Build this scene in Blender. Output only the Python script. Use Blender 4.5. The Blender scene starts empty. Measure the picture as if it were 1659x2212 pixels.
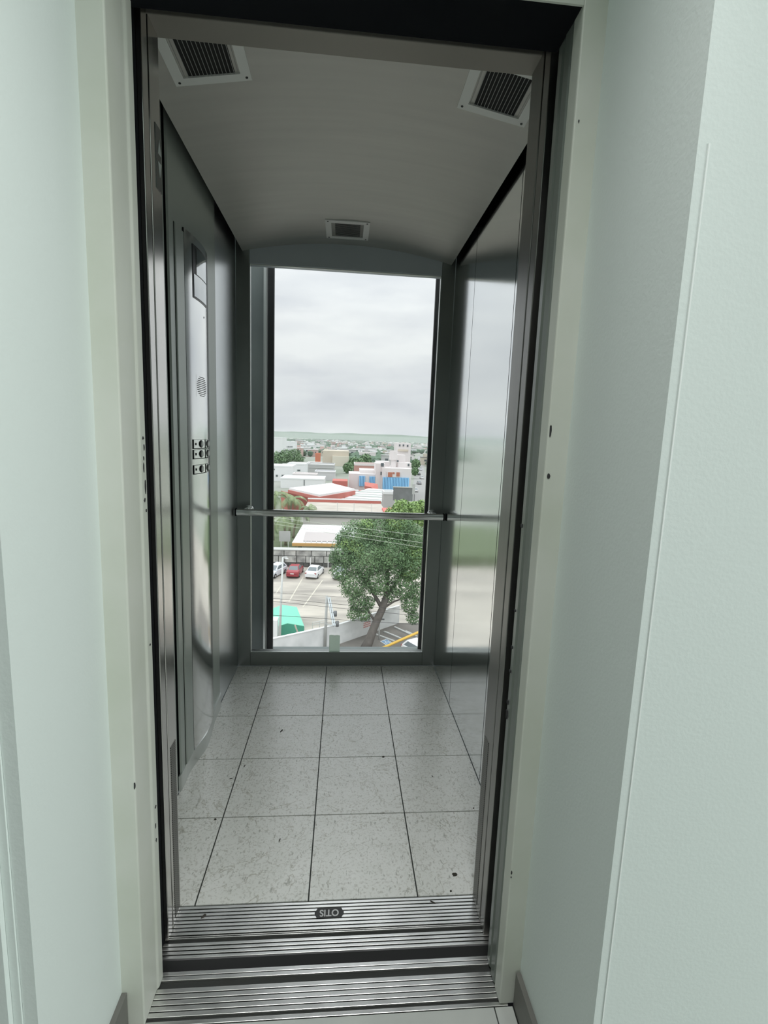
import bpy, bmesh, math, random
import numpy as np
from mathutils import Vector, Matrix

random.seed(7)
RNG = np.random.default_rng(7)
scene = bpy.context.scene
COL = scene.collection

# ------------------------------------------------------------------ camera
F_PX, PITCH, ROLL, YAW = 1064.82, 0.14643, 0.03779, 0.08490
CAM = Vector((0.0656, -2.6885, 1.2474))
fwd = Vector((math.sin(YAW) * math.cos(PITCH), math.cos(YAW) * math.cos(PITCH), -math.sin(PITCH)))
rt = Vector((math.cos(YAW), -math.sin(YAW), 0))
up = rt.cross(fwd)
R_ = math.cos(ROLL) * rt + math.sin(ROLL) * up
U_ = -math.sin(ROLL) * rt + math.cos(ROLL) * up
cd = bpy.data.cameras.new('camera')
cam = bpy.data.objects.new('camera', cd)
COL.objects.link(cam)
cam.matrix_world = Matrix(((R_.x, U_.x, -fwd.x, CAM.x), (R_.y, U_.y, -fwd.y, CAM.y), (R_.z, U_.z, -fwd.z, CAM.z), (0, 0, 0, 1)))
cd.sensor_fit = 'VERTICAL'
cd.sensor_height = 36.0
cd.lens = 36.0 * F_PX / 2212.0
cd.clip_start, cd.clip_end = 0.02, 20000
scene.camera = cam


def on(px, py, ax, v):
    """point on the plane coordinate[ax] = v seen at photo pixel (px, py)"""
    d = R_ * ((px - 829.5) / F_PX) + U_ * (-(py - 1106.0) / F_PX) + fwd
    return CAM + d * ((v - CAM[ax]) / d[ax])


# ------------------------------------------------------------------ colour management, sky
vs = scene.view_settings
vs.view_transform, vs.look, vs.exposure, vs.gamma = 'Standard', 'None', 0.0, 1.0
vs.use_curve_mapping = False
scene.cycles.use_denoising = True
scene.cycles.max_bounces = 12
scene.cycles.diffuse_bounces = 6
scene.cycles.glossy_bounces = 6
scene.cycles.volume_bounces = 2
scene.cycles.transparent_max_bounces = 16
scene.cycles.sample_clamp_indirect = 6.0

SKY = 1.06
w = bpy.data.worlds.new('overcast_sky')
scene.world = w
w.use_nodes = True
nt = w.node_tree
nt.nodes.clear()
out = nt.nodes.new('ShaderNodeOutputWorld')
bg = nt.nodes.new('ShaderNodeBackground')
tc = nt.nodes.new('ShaderNodeTexCoord')
mp = nt.nodes.new('ShaderNodeMapping')
mp.inputs['Scale'].default_value = (1.6, 1.6, 6.5)
nz = nt.nodes.new('ShaderNodeTexNoise')
nz.inputs['Scale'].default_value = 1.5
nz.inputs['Detail'].default_value = 6
nz.inputs['Roughness'].default_value = 0.55
cr = nt.nodes.new('ShaderNodeValToRGB')
cr.color_ramp.elements[0].position, cr.color_ramp.elements[0].color = 0.32, (0.63, 0.65, 0.70, 1)
cr.color_ramp.elements[1].position, cr.color_ramp.elements[1].color = 0.62, (0.86, 0.87, 0.88, 1)
nt.links.new(tc.outputs['Generated'], mp.inputs['Vector'])
nt.links.new(mp.outputs['Vector'], nz.inputs['Vector'])
nt.links.new(nz.outputs['Fac'], cr.inputs['Fac'])
nt.links.new(cr.outputs['Color'], bg.inputs['Color'])
# overcast sky: luminance rises smoothly from horizon to zenith
sx_ = nt.nodes.new('ShaderNodeSeparateXYZ')
mx_ = nt.nodes.new('ShaderNodeMath')
mx_.operation = 'MAXIMUM'
mx_.inputs[1].default_value = 0.0
pw_ = nt.nodes.new('ShaderNodeMath')
pw_.operation = 'POWER'
pw_.inputs[1].default_value = 2.2
ml_ = nt.nodes.new('ShaderNodeMath')
ml_.operation = 'MULTIPLY_ADD'
ml_.inputs[1].default_value = 3.0 * SKY
ml_.inputs[2].default_value = SKY
nt.links.new(tc.outputs['Generated'], sx_.inputs[0])
nt.links.new(sx_.outputs['Z'], mx_.inputs[0])
nt.links.new(mx_.outputs[0], pw_.inputs[0])
nt.links.new(pw_.outputs[0], ml_.inputs[0])
nt.links.new(ml_.outputs[0], bg.inputs['Strength'])
nt.links.new(bg.outputs['Background'], out.inputs['Surface'])


def area_light(name, loc, direction, sx, sy, power, color):
    ld = bpy.data.lights.new(name, 'AREA')
    ld.shape, ld.size, ld.size_y, ld.energy, ld.color = 'RECTANGLE', sx, sy, power, color
    o = bpy.data.objects.new(name, ld)
    COL.objects.link(o)
    o.location = loc
    o.rotation_euler = Vector(direction).to_track_quat('-Z', 'Y').to_euler()
    return o


# daylight entering through the corridor's end window; light portal in the shaft window
area_light('corridor_window_daylight', (2.96, -3.55, 1.25), (-1, 0, 0), 1.9, 1.4, 50, (0.95, 1.0, 0.975))
area_light('added_car_floor_fill', (0.12, -2.42, 2.58), (0, 0, -1), 0.5, 0.5, 7.4, (1.0, 1.0, 0.98)).data.spread = math.radians(92)  # added unseen downlight, throws extra light through the door onto the car floor
portal = area_light('shaft_window_portal', (0.1, 0.43, 1.2), (0, -1, 0), 1.1, 2.9, 1, (1, 1, 1))
portal.data.cycles.is_portal = True

# ------------------------------------------------------------------ materials
MATS = {}


def mat(name, col, rough=0.6, metal=0.0, noise=None, scale=8, stretch=(1, 1, 1), bump=0.0, spec=0.5, coord='Object', rvar=0.0, detail=5):
    if name in MATS:
        return MATS[name]
    m = bpy.data.materials.new(name)
    m.use_nodes = True
    n, l = m.node_tree.nodes, m.node_tree.links
    b = n['Principled BSDF']
    b.inputs['Base Color'].default_value = (*col, 1)
    b.inputs['Roughness'].default_value = rough
    b.inputs['Metallic'].default_value = metal
    b.inputs['Specular IOR Level'].default_value = spec
    if noise or bump or rvar:
        t = n.new('ShaderNodeTexCoord')
        mpn = n.new('ShaderNodeMapping')
        mpn.inputs['Scale'].default_value = stretch
        nn = n.new('ShaderNodeTexNoise')
        nn.inputs['Scale'].default_value = scale
        nn.inputs['Detail'].default_value = detail
        l.new(t.outputs[coord], mpn.inputs['Vector'])
        l.new(mpn.outputs['Vector'], nn.inputs['Vector'])
        if noise:
            r = n.new('ShaderNodeValToRGB')
            r.color_ramp.elements[0].position, r.color_ramp.elements[1].position = 0.33, 0.67
            r.color_ramp.elements[0].color = (*noise, 1)
            r.color_ramp.elements[1].color = (*col, 1)
            l.new(nn.outputs['Fac'], r.inputs['Fac'])
            l.new(r.outputs['Color'], b.inputs['Base Color'])
        if rvar:
            mr = n.new('ShaderNodeMapRange')
            mr.inputs['To Min'].default_value = max(0, rough - rvar)
            mr.inputs['To Max'].default_value = rough + rvar
            l.new(nn.outputs['Fac'], mr.inputs['Value'])
            l.new(mr.outputs['Result'], b.inputs['Roughness'])
        if bump:
            bp = n.new('ShaderNodeBump')
            bp.inputs['Strength'].default_value = bump
            bp.inputs['Distance'].default_value = 0.01
            l.new(nn.outputs['Fac'], bp.inputs['Height'])
            l.new(bp.outputs['Normal'], b.inputs['Normal'])
    MATS[name] = m
    return m


def glass_mat(name, tint, rough=0.02, haze=0.03):
    """thin pane: mostly clear, Fresnel reflection, a little dust"""
    m = bpy.data.materials.new(name)
    m.use_nodes = True
    n, l = m.node_tree.nodes, m.node_tree.links
    n.clear()
    o = n.new('ShaderNodeOutputMaterial')
    tr = n.new('ShaderNodeBsdfTransparent')
    tr.inputs['Color'].default_value = (*tint, 1)
    gl = n.new('ShaderNodeBsdfGlossy')
    gl.inputs['Roughness'].default_value = rough
    df = n.new('ShaderNodeBsdfDiffuse')
    df.inputs['Color'].default_value = (0.7, 0.74, 0.72, 1)
    fr = n.new('ShaderNodeFresnel')
    fr.inputs['IOR'].default_value = 1.25
    m1 = n.new('ShaderNodeMixShader')
    m2 = n.new('ShaderNodeMixShader')
    m1.inputs['Fac'].default_value = haze
    l.new(tr.outputs[0], m1.inputs[1])
    l.new(df.outputs[0], m1.inputs[2])
    l.new(fr.outputs[0], m2.inputs['Fac'])
    l.new(m1.outputs[0], m2.inputs[1])
    l.new(gl.outputs[0], m2.inputs[2])
    l.new(m2.outputs[0], o.inputs['Surface'])
    MATS[name] = m
    return m


def tile_mat():
    m = bpy.data.materials.new('marble_tile')
    m.use_nodes = True
    n, l = m.node_tree.nodes, m.node_tree.links
    b = n['Principled BSDF']
    t = n.new('ShaderNodeTexCoord')
    info = n.new('ShaderNodeObjectInfo')
    add = n.new('ShaderNodeVectorMath')
    add.operation = 'ADD'
    mul = n.new('ShaderNodeVectorMath')
    mul.operation = 'SCALE'
    mul.inputs['Scale'].default_value = 9.0
    comb = n.new('ShaderNodeCombineXYZ')
    for k in range(3):
        l.new(info.outputs['Random'], comb.inputs[k])
    l.new(comb.outputs[0], mul.inputs[0])
    l.new(t.outputs['Object'], add.inputs[0])
    l.new(mul.outputs[0], add.inputs[1])

    def noise(scale, detail, stretch=(1, 1, 1), dist=0.0):
        mpn = n.new('ShaderNodeMapping')
        mpn.inputs['Scale'].default_value = stretch
        nn = n.new('ShaderNodeTexNoise')
        nn.inputs['Scale'].default_value = scale
        nn.inputs['Detail'].default_value = detail
        nn.inputs['Distortion'].default_value = dist
        l.new(add.outputs[0], mpn.inputs['Vector'])
        l.new(mpn.outputs['Vector'], nn.inputs['Vector'])
        return nn.outputs['Fac']

    def ramp(src, p0, c0, p1, c1):
        r = n.new('ShaderNodeValToRGB')
        r.color_ramp.elements[0].position, r.color_ramp.elements[0].color = p0, (*c0, 1)
        r.color_ramp.elements[1].position, r.color_ramp.elements[1].color = p1, (*c1, 1)
        l.new(src, r.inputs['Fac'])
        return r.outputs['Color']

    def mixmul(a, c, fac=1.0):
        x = n.new('ShaderNodeMix')
        x.data_type, x.blend_type = 'RGBA', 'MULTIPLY'
        x.inputs['Factor'].default_value = fac
        l.new(a, x.inputs['A'])
        l.new(c, x.inputs['B'])
        return x.outputs['Result']
    base = ramp(noise(14, 6), 0.3, (0.82, 0.83, 0.785), 0.7, (0.89, 0.895, 0.86))
    # thin veins: narrow band of a distorted noise
    vn = noise(5.5, 6, (1, 1, 1), 1.3)
    ma = n.new('ShaderNodeMath')
    ma.operation = 'SUBTRACT'
    ma.inputs[1].default_value = 0.5
    ab = n.new('ShaderNodeMath')
    ab.operation = 'ABSOLUTE'
    l.new(vn, ma.inputs[0])
    l.new(ma.outputs[0], ab.inputs[0])
    vein = ramp(ab.outputs[0], 0.0, (0.58, 0.56, 0.50), 0.007, (1, 1, 1))
    speck = ramp(noise(130, 4, (1, 1, 1), 0.6), 0.31, (0.60, 0.585, 0.55), 0.49, (1, 1, 1))
    scr = ramp(noise(300, 2, (0.45, 0.16, 1)), 0.29, (0.52, 0.52, 0.49), 0.37, (1, 1, 1))
    c = mixmul(mixmul(mixmul(base, vein, 0.8), speck, 0.75), scr, 0.8)
    l.new(c, b.inputs['Base Color'])
    b.inputs['Roughness'].default_value = 0.27
    b.inputs['Specular IOR Level'].default_value = 0.8
    MATS['tile'] = m
    return m


def wire_dots(name, col, hole, scale):
    """perforated steel: dark round holes on a regular grid (print-fine)"""
    m = bpy.data.materials.new(name)
    m.use_nodes = True
    n, l = m.node_tree.nodes, m.node_tree.links
    b = n['Principled BSDF']
    t = n.new('ShaderNodeTexCoord')
    mpn = n.new('ShaderNodeMapping')
    mpn.inputs['Scale'].default_value = (scale, scale, scale)
    fr = n.new('ShaderNodeVectorMath')
    fr.operation = 'FRACTION'
    sub = n.new('ShaderNodeVectorMath')
    sub.operation = 'SUBTRACT'
    sub.inputs[1].default_value = (0.5, 0.5, 0.5)
    sp = n.new('ShaderNodeSeparateXYZ')
    cb = n.new('ShaderNodeCombineXYZ')
    ln = n.new('ShaderNodeVectorMath')
    ln.operation = 'LENGTH'
    lt = n.new('ShaderNodeMath')
    lt.operation = 'LESS_THAN'
    lt.inputs[1].default_value = 0.33
    mx = n.new('ShaderNodeMix')
    mx.data_type = 'RGBA'
    mx.inputs['A'].default_value = (*col, 1)
    mx.inputs['B'].default_value = (*hole, 1)
    l.new(t.outputs['Object'], mpn.inputs['Vector'])
    l.new(mpn.outputs[0], fr.inputs[0])
    l.new(fr.outputs[0], sub.inputs[0])
    l.new(sub.outputs[0], sp.inputs[0])
    l.new(sp.outputs['Y'], cb.inputs['Y'])
    l.new(sp.outputs['Z'], cb.inputs['Z'])
    l.new(cb.outputs[0], ln.inputs[0])
    l.new(ln.outputs['Value'], lt.inputs[0])
    l.new(lt.outputs[0], mx.inputs['Factor'])
    l.new(mx.outputs['Result'], b.inputs['Base Color'])
    b.inputs['Roughness'].default_value = 0.4
    b.inputs['Metallic'].default_value = 0.6
    MATS[name] = m
    return m


M_PLASTER = mat('pale_plaster', (0.69, 0.75, 0.725), 0.75, bump=0.05, scale=160)
M_DARKWALL = mat('low_bounce_wall', (0.20, 0.21, 0.205), 0.7)  # unseen walls toned dark to keep bounce light off the right reveal
M_CREAM = mat('cream_paint', (0.66, 0.68, 0.62), 0.42, noise=(0.60, 0.63, 0.55), scale=6, bump=0.03)
M_GREYPAINT = mat('grey_door_paint', (0.20, 0.225, 0.20), 0.33, noise=(0.17, 0.19, 0.17), scale=5)
M_BLACK = mat('black_paint_and_shade', (0.006, 0.007, 0.009), 0.9, spec=0.15)  # also painted where the shaft gap and door head lie in shade
M_RUBBER = mat('black_rubber', (0.012, 0.013, 0.014), 0.5)
M_STEEL = mat('mirror_steel', (0.74, 0.76, 0.76), 0.12, 1.0, rvar=0.03, scale=3, stretch=(6, 6, 0.5))
M_LEFTSTEEL = mat('satin_steel', (0.62, 0.65, 0.66), 0.30, 1.0, rvar=0.03, scale=3, stretch=(6, 6, 0.5))
M_BRUSHED = mat('brushed_steel', (0.80, 0.81, 0.80), 0.15, 1.0, rvar=0.015, scale=12, stretch=(12, 12, 0.4))
M_JAMB2 = mat('shaded_bronze_steel', (0.33, 0.325, 0.31), 0.36, 1.0, rvar=0.05, scale=10, stretch=(10, 10, 0.4))  # jamb steel copy; right side's weaker reflection put into a darker colour
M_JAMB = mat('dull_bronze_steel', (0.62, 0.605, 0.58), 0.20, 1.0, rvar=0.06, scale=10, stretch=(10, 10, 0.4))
M_FRAME = mat('back_frame_steel', (0.30, 0.32, 0.31), 0.38, 0.85, rvar=0.06, scale=10, stretch=(8, 8, 0.5))
M_PALE = mat('pale_satin_panel', (0.44, 0.49, 0.45), 0.34, 0.25)
M_CEIL = mat('brushed_ceiling', (0.51, 0.51, 0.475), 0.42, 0.5, noise=(0.475, 0.475, 0.445), scale=5, stretch=(0.5, 6, 1))
M_HEADER = mat('bronze_header', (0.30, 0.28, 0.25), 0.5, 0.4)
M_ALU = mat('sill_aluminium', (0.84, 0.84, 0.82), 0.30, 1.0, noise=(0.66, 0.66, 0.64), scale=40, stretch=(0.3, 1, 1), rvar=0.05)
M_ALUDARK = mat('dirty_groove', (0.035, 0.037, 0.035), 0.6)
M_VENT = mat('vent_white', (0.86, 0.87, 0.84), 0.45)
M_VENTIN = mat('vent_dark', (0.015, 0.015, 0.015), 0.8)
M_SLAT = mat('vent_slat_metal', (0.40, 0.41, 0.40), 0.45, 0.3)
M_BASEB = mat('baseboard_stone', (0.17, 0.165, 0.15), 0.45, noise=(0.14, 0.14, 0.13), scale=9)
M_LANDTILE = mat('landing_tile', (0.56, 0.58, 0.55), 0.4, noise=(0.50, 0.52, 0.50), scale=7)
M_GROUT = mat('dark_grout', (0.05, 0.055, 0.05), 0.8)
M_CHIP = mat('bare_chip', (0.03, 0.03, 0.032), 0.7)
M_GLASS = glass_mat('car_glass', (0.985, 0.995, 0.992), haze=0.008)
M_GLASS2 = glass_mat('shaft_glass', (0.988, 0.995, 0.993), haze=0.008)
M_TAPE = mat('grey_tape', (0.34, 0.40, 0.35), 0.6, noise=(0.28, 0.34, 0.29), scale=60)
_n, _l = M_TAPE.node_tree.nodes, M_TAPE.node_tree.links
_t, _x = _n.new('ShaderNodeBsdfTranslucent'), _n.new('ShaderNodeMixShader')
_t.inputs['Color'].default_value = (0.84, 0.92, 0.85, 1)
_x.inputs['Fac'].default_value = 0.8
_l.new(_n['Principled BSDF'].outputs[0], _x.inputs[1])
_l.new(_t.outputs[0], _x.inputs[2])
_l.new(_x.outputs[0], _n['Material Output'].inputs['Surface'])
M_SHAFT = mat('shaft_wall', (0.20, 0.235, 0.225), 0.55, noise=(0.16, 0.19, 0.185), scale=4)
M_ALUFR = mat('shaft_window_alu', (0.62, 0.66, 0.63), 0.35, 0.5)
M_WHITE = mat('white_glossy', (0.78, 0.79, 0.78), 0.35)
M_DARKGLASS = mat('display_glass', (0.45, 0.47, 0.48), 0.06, 1.0)
M_TILE = tile_mat()
M_PERF = wire_dots('perforated_steel', (0.22, 0.215, 0.2), (0.012, 0.012, 0.012), 165)


# ------------------------------------------------------------------ mesh helpers
class MB:
    def __init__(self):
        self.v, self.f = [], []

    def add(self, vs_, fs_):
        k = len(self.v)
        self.v += [tuple(p) for p in vs_]
        self.f += [tuple(i + k for i in f) for f in fs_]
        return self

    def box(self, x0, x1, y0, y1, z0, z1):
        return self.add([(x0, y0, z0), (x1, y0, z0), (x1, y1, z0), (x0, y1, z0), (x0, y0, z1), (x1, y0, z1), (x1, y1, z1), (x0, y1, z1)],
                        [(0, 3, 2, 1), (4, 5, 6, 7), (0, 1, 5, 4), (1, 2, 6, 5), (2, 3, 7, 6), (3, 0, 4, 7)])

    def prism(self, bottom, top):
        """closed loft between two equal-length loops (bottom counter-clockwise seen from above)"""
        n = len(bottom)
        fs_ = [tuple(range(n))[::-1], tuple(range(n, 2 * n))]
        fs_ += [(i, (i + 1) % n, n + (i + 1) % n, n + i) for i in range(n)]
        return self.add(list(bottom) + list(top), fs_)

    def extrude_z(self, poly, z0, z1):
        return self.prism([(x, y, z0) for x, y in poly], [(x, y, z1) for x, y in poly])

    def loft(self, rings, cap=True):
        n = len(rings[0])
        vs_ = [p for r in rings for p in r]
        fs_ = []
        for j in range(len(rings) - 1):
            for i in range(n):
                a, b = j * n + i, j * n + (i + 1) % n
                fs_.append((a, b, b + n, a + n))
        if cap:
            fs_.append(tuple(range(n))[::-1])
            fs_.append(tuple(range((len(rings) - 1) * n, len(rings) * n)))
        return self.add(vs_, fs_)

    def tube(self, path, r, n=8):
        path = [Vector(p) for p in path]
        rr = r if isinstance(r, (list, tuple)) else [r] * len(path)
        rings = []
        for i, p in enumerate(path):
            d = (path[min(i + 1, len(path) - 1)] - path[max(i - 1, 0)]).normalized()
            a = d.cross(Vector((0, 0, 1)))
            if a.length < 1e-3:
                a = Vector((1, 0, 0))
            a.normalize()
            b = d.cross(a)
            rings.append([p + rr[i] * (math.cos(t) * a + math.sin(t) * b) for t in [2 * math.pi * k / n for k in range(n)]])
        return self.loft(rings)

    def build(self, name, m, parent=None, smooth=False, bevel=0.0):
        me = bpy.data.meshes.new(name)
        me.from_pydata(self.v, [], self.f)
        me.materials.append(m)
        bm = bmesh.new()
        bm.from_mesh(me)
        bmesh.ops.recalc_face_normals(bm, faces=bm.faces)
        bm.to_mesh(me)
        bm.free()
        if smooth:
            me.polygons.foreach_set('use_smooth', [True] * len(me.polygons))
        o = bpy.data.objects.new(name, me)
        COL.objects.link(o)
        if parent:
            o.parent = parent
            o.matrix_parent_inverse = Matrix.Identity(4)
            o.location = -Vector(parent.location) if parent.parent is None else (0, 0, 0)
        if bevel:
            b = o.modifiers.new('bevel', 'BEVEL')
            b.width, b.segments, b.limit_method = bevel, 2, 'ANGLE'
        return o


def box(name, x0, x1, y0, y1, z0, z1, m, parent=None, bevel=0.0):
    return MB().box(x0, x1, y0, y1, z0, z1).build(name, m, parent, bevel=bevel)


def tag(o, label, cat, group=None):
    o['label'], o['category'] = label, cat
    if group:
        o['group'] = group
    return o


def struct(o, label=None):
    o['kind'] = 'structure'
    if label:
        o['label'] = label
    return o


def empty(name, loc=(0, 0, 0)):
    o = bpy.data.objects.new(name, None)
    COL.objects.link(o)
    o.location = loc
    o.empty_display_size = 0.1
    return o


def thing(name, label, cat, loc=(0, 0, 0), group=None):
    return tag(empty(name, loc), label, cat, group)


def kid(o, parent):
    """parent an object whose mesh is in world coordinates"""
    o.parent = parent
    o.location = -Vector(parent.location)
    return o


# ------------------------------------------------------------------ key dimensions (metres)
XL, XR, YB, YF = -0.479, 0.598, -0.112, -1.510      # lift car inner faces
JL, JR = -0.335, 0.453                              # car entrance jambs
HL, HR, YJ = -0.324, 0.445, -1.780                  # landing frame inner faces, front plane
WL, WR = -0.368, 0.487                              # reveal walls
YCL, YCR = -2.035, -2.058                            # near corners of the reveals
ZH = 1.975                                          # landing frame clear height

# ------------------------------------------------------------------ landing (structure)
lf = struct(box('floor', -2.6, 3.0, -4.8, YJ - 0.0035, -0.25, -0.006, M_GROUT), 'landing floor of pale grey tiles')
xs = [-2.6, -1.965, -1.365, -0.765, -0.165, 0.432, 1.032, 1.632, 2.232, 3.0]
ys = [-4.8, -4.2, -3.6, -3.0, -2.4, -2.062, -1.835, YJ - 0.004]
for i in range(len(xs) - 1):
    for j in range(len(ys) - 1):
        x0, x1, y0, y1 = xs[i], xs[i + 1], ys[j], ys[j + 1]
        if y1 > YCR:
            x0, x1 = max(x0, WL + 0.012), min(x1, WR - 0.012)
        if x1 - x0 < 0.02 or y1 - y0 < 0.02:
            continue
        box('tile', x0 + 0.0015, x1 - 0.0015, y0 + 0.0015, y1 - 0.0015, -0.006, 0.0, M_LANDTILE, lf)

wl = struct(MB().extrude_z([(-0.388, YCL), (WL, YCL), (WL, YJ), (-0.60, YJ), (-0.60, -1.80), (-0.388, -1.80)], 0, 2.6)
            .build('wall_left', M_PLASTER), 'pale reveal wall left of the lift entrance')
pier = MB()
pier.box(-0.400, -0.3885, YCL - 0.003, -1.85, 0, 2.6)
pier.box(-2.6, -0.4005, YCL - 0.012, -1.85, 0, 2.6)
struct(pier.build('wall_pier', M_PLASTER), 'pale wall face at the left edge')
wr = struct(MB().extrude_z([(WR, YJ), (WR, YCR), (3.0, YCR), (3.0, -1.85), (0.75, -1.85), (0.75, YJ)], 0, 2.6)
            .build('wall_right', M_PLASTER), 'pale wall and reveal right of the lift entrance')
box('corner_bead', WR + 0.0135, WR + 0.0155, YCR - 0.0012, YCR + 0.01, 0, 1.62, mat('bead_white', (0.82, 0.86, 0.84), 0.4), wr)
struct(box('wall_above', -0.60, 0.75, YJ + 0.002, YJ + 0.05, ZH + 0.06, 2.6, M_PLASTER), 'plaster above the lift entrance')
struct(box('ceiling_landing', -2.6, 3.0, -4.8, -1.70, 2.6, 2.7, M_PLASTER), 'landing ceiling')
struct(box('wall_end', -2.7, -2.6, -4.8, -1.85, 0, 2.6, M_DARKWALL), 'far left end wall of the landing, darkened to cut bounce light')
wb = MB()
wb.box(3.0, 3.1, -4.8, -4.55, 0, 2.6).box(3.0, 3.1, -2.55, -1.85, 0, 2.6).box(3.0, 3.1, -4.55, -2.55, 0, 0.50).box(3.0, 3.1, -4.55, -2.55, 2.0, 2.6)
struct(wb.build('wall_far', M_PLASTER), 'right end wall of the landing with the corridor window')
struct(box('wall_back', -2.6, 3.0, -4.9, -4.8, 0, 2.6, M_DARKWALL), 'landing wall opposite the lift, darkened to cut bounce light')
wf2 = struct(MB().box(3.02, 3.1, -4.55, -4.5, 0.50, 2.0).box(3.02, 3.1, -2.6, -2.55, 0.50, 2.0).box(3.02, 3.1, -4.5, -2.6, 0.50, 0.55)
             .box(3.02, 3.1, -4.5, -2.6, 1.95, 2.0).box(3.02, 3.1, -3.57, -3.53, 0.55, 1.95).build('window_2', M_ALUFR), 'corridor window frame')
box('pane', 3.064, 3.068, -4.5, -3.57, 0.55, 1.95, M_GLASS2, wf2)
box('pane', 3.064, 3.068, -3.53, -2.6, 0.55, 1.95, M_GLASS2, wf2)

struct(box('baseboard_left', WL, WL + 0.011, YCL, YJ - 0.001, 0, 0.085, M_BASEB), 'dark stone baseboard on the left reveal')
struct(box('baseboard_right', WR - 0.011, WR, YCR, YJ - 0.003, 0, 0.085, M_BASEB), 'dark stone baseboard on the right reveal')

# landing door frame (cream painted steel)
fr = struct(empty('door_1', (0.06, YJ, 0)), 'cream painted steel frame of the lift entrance')


def jamb_poly(s, x_in, x_out):
    # s=+1: opening lies to +x of the jamb (left jamb)
    return [(x_in, YJ), (x_in, -1.712), (x_in + s * 0.004, -1.708), (x_in + s * 0.004, -1.686), (x_in - s * 0.002, -1.674), (x_out, -1.674), (x_out, YJ)]


MB().extrude_z(jamb_poly(1, HL, WL - 0.03), 0, ZH + 0.06).build('jamb', M_CREAM, fr, bevel=0.003)
MB().extrude_z([(HR, YJ), (WR + 0.03, YJ), (WR + 0.03, -1.743), (HR, -1.743)], 0, ZH + 0.06).build('jamb', M_CREAM, fr, bevel=0.003)
box('head', HL, HR, YJ, YJ + 0.004, ZH, ZH + 0.06, M_CREAM, fr)
# paint chips where the steel shows through
for (px_, py_, w_, h_) in [(1250, 262, 4, 7), (1189, 930, 6, 34), (1185, 1028, 9, 14), (1105, 1885, 4, 12), (1104, 1895, 3, 5), (291, 1697, 5, 18)]:
    p = on(px_, py_, 1, YJ)
    s_ = 0.886 / F_PX
    w2, h2 = w_ * s_ / 2, h_ * s_ / 2
    pts = [(p.x + w2 * math.cos(a) * random.uniform(0.6, 1.1), p.z + h2 * math.sin(a) * random.uniform(0.7, 1.1)) for a in [k * math.pi / 4 for k in range(8)]]
    MB().prism([(x, YJ - 0.0008, z) for x, z in pts], [(x, YJ + 0.001, z) for x, z in pts]).build('paint_chip', M_CHIP, fr)
for (px_, py_, h_) in [(305, 946, 8), (306, 966, 16), (306, 990, 10), (307, 1012, 24), (307, 1052, 36), (308, 1082, 10), (309, 1105, 8), (317, 1400, 6), (327, 1760, 8), (328, 1800, 14), (329, 1832, 12)]:
    p = on(px_, py_, 0, HL + 0.004)
    h2 = h_ * 0.95 / F_PX / 2
    yc_, wy_ = random.uniform(-1.700, -1.693), random.uniform(0.0022, 0.0045)
    pts = [(yc_ + wy_ * math.cos(a) * random.uniform(0.5, 1.1), p.z + h2 * math.sin(a) * random.uniform(0.75, 1.1)) for a in [k * math.pi / 5 for k in range(10)]]
    MB().prism([(HL + 0.003, y, z) for y, z in pts], [(HL + 0.0047, y, z) for y, z in pts]).build('paint_chip', M_CHIP, fr)

# retracted landing door, only its rounded leading edge shows in the right jamb
ld = tag(MB().extrude_z([(HR + 0.005, -1.742), (HR + 0.000, -1.736), (HR - 0.001, -1.716), (HR + 0.004, -1.708), (HR + 0.000, -1.700),
                         (HR + 0.001, -1.682), (HR + 0.006, -1.673), (0.75, -1.673), (0.75, -1.742)], 0.003, ZH + 0.04).build('landing_door', M_GREYPAINT),
         'grey painted landing door slid open into the right jamb', 'door')
for py_, h_ in [(1134, 8), (1480, 6), (1560, 10), (1592, 22), (1330, 5), (1420, 6)]:
    p = on(1124, py_, 0, HR - 0.002)
    box('paint_chip', HR - 0.0035, HR - 0.0012, -1.695, -1.688, p.z - h_ * 0.0009 / 2, p.z + h_ * 0.0009 / 2, M_CHIP, ld)
# black blocks painting the darkness of the shaft gap between landing and car
vd = MB()
vd.box(-0.60, -0.345, -1.672, -1.606, -0.4, 2.3)
vd.box(0.470, 0.75, -1.672, -1.624, -0.4, 2.3)
vd.box(-0.60, 0.75, -1.672, -1.574, 2.068, 2.3)
struct(vd.build('trim_1', M_BLACK), 'painted darkness of the shaft gap between landing and lift car')
hd = struct(box('trim_2', HL, HR, YJ + 0.004, -1.674, ZH + 0.002, ZH + 0.09, M_BLACK), 'underside of the landing door head with its shade painted black')  # black stands in for the shade under the door head
struct(box('trim_3', HL, HR, YJ + 0.05, -1.60, ZH + 0.092, ZH + 0.1, M_BLACK), 'panel above the entrance with its shade painted black')

# ------------------------------------------------------------------ sills


def sill(name, label, strips, y_front, y_back, x0, x1):
    t = thing(name, label, 'sill', ((x0 + x1) / 2, (y_front + y_back) / 2, -0.02))
    box('base', x0, x1, y_front, y_back, -0.045, -0.006, M_ALUDARK, t)
    for a, b in strips:
        box('rib', x0, x1, a, b, -0.006, 0.0, M_ALU, t, bevel=0.0009)
    return t


def ribs(y0, y1, n, gap):
    p = (y1 - y0 + gap) / n
    return [(y0 + i * p, y0 + i * p + p - gap) for i in range(n)]


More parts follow.
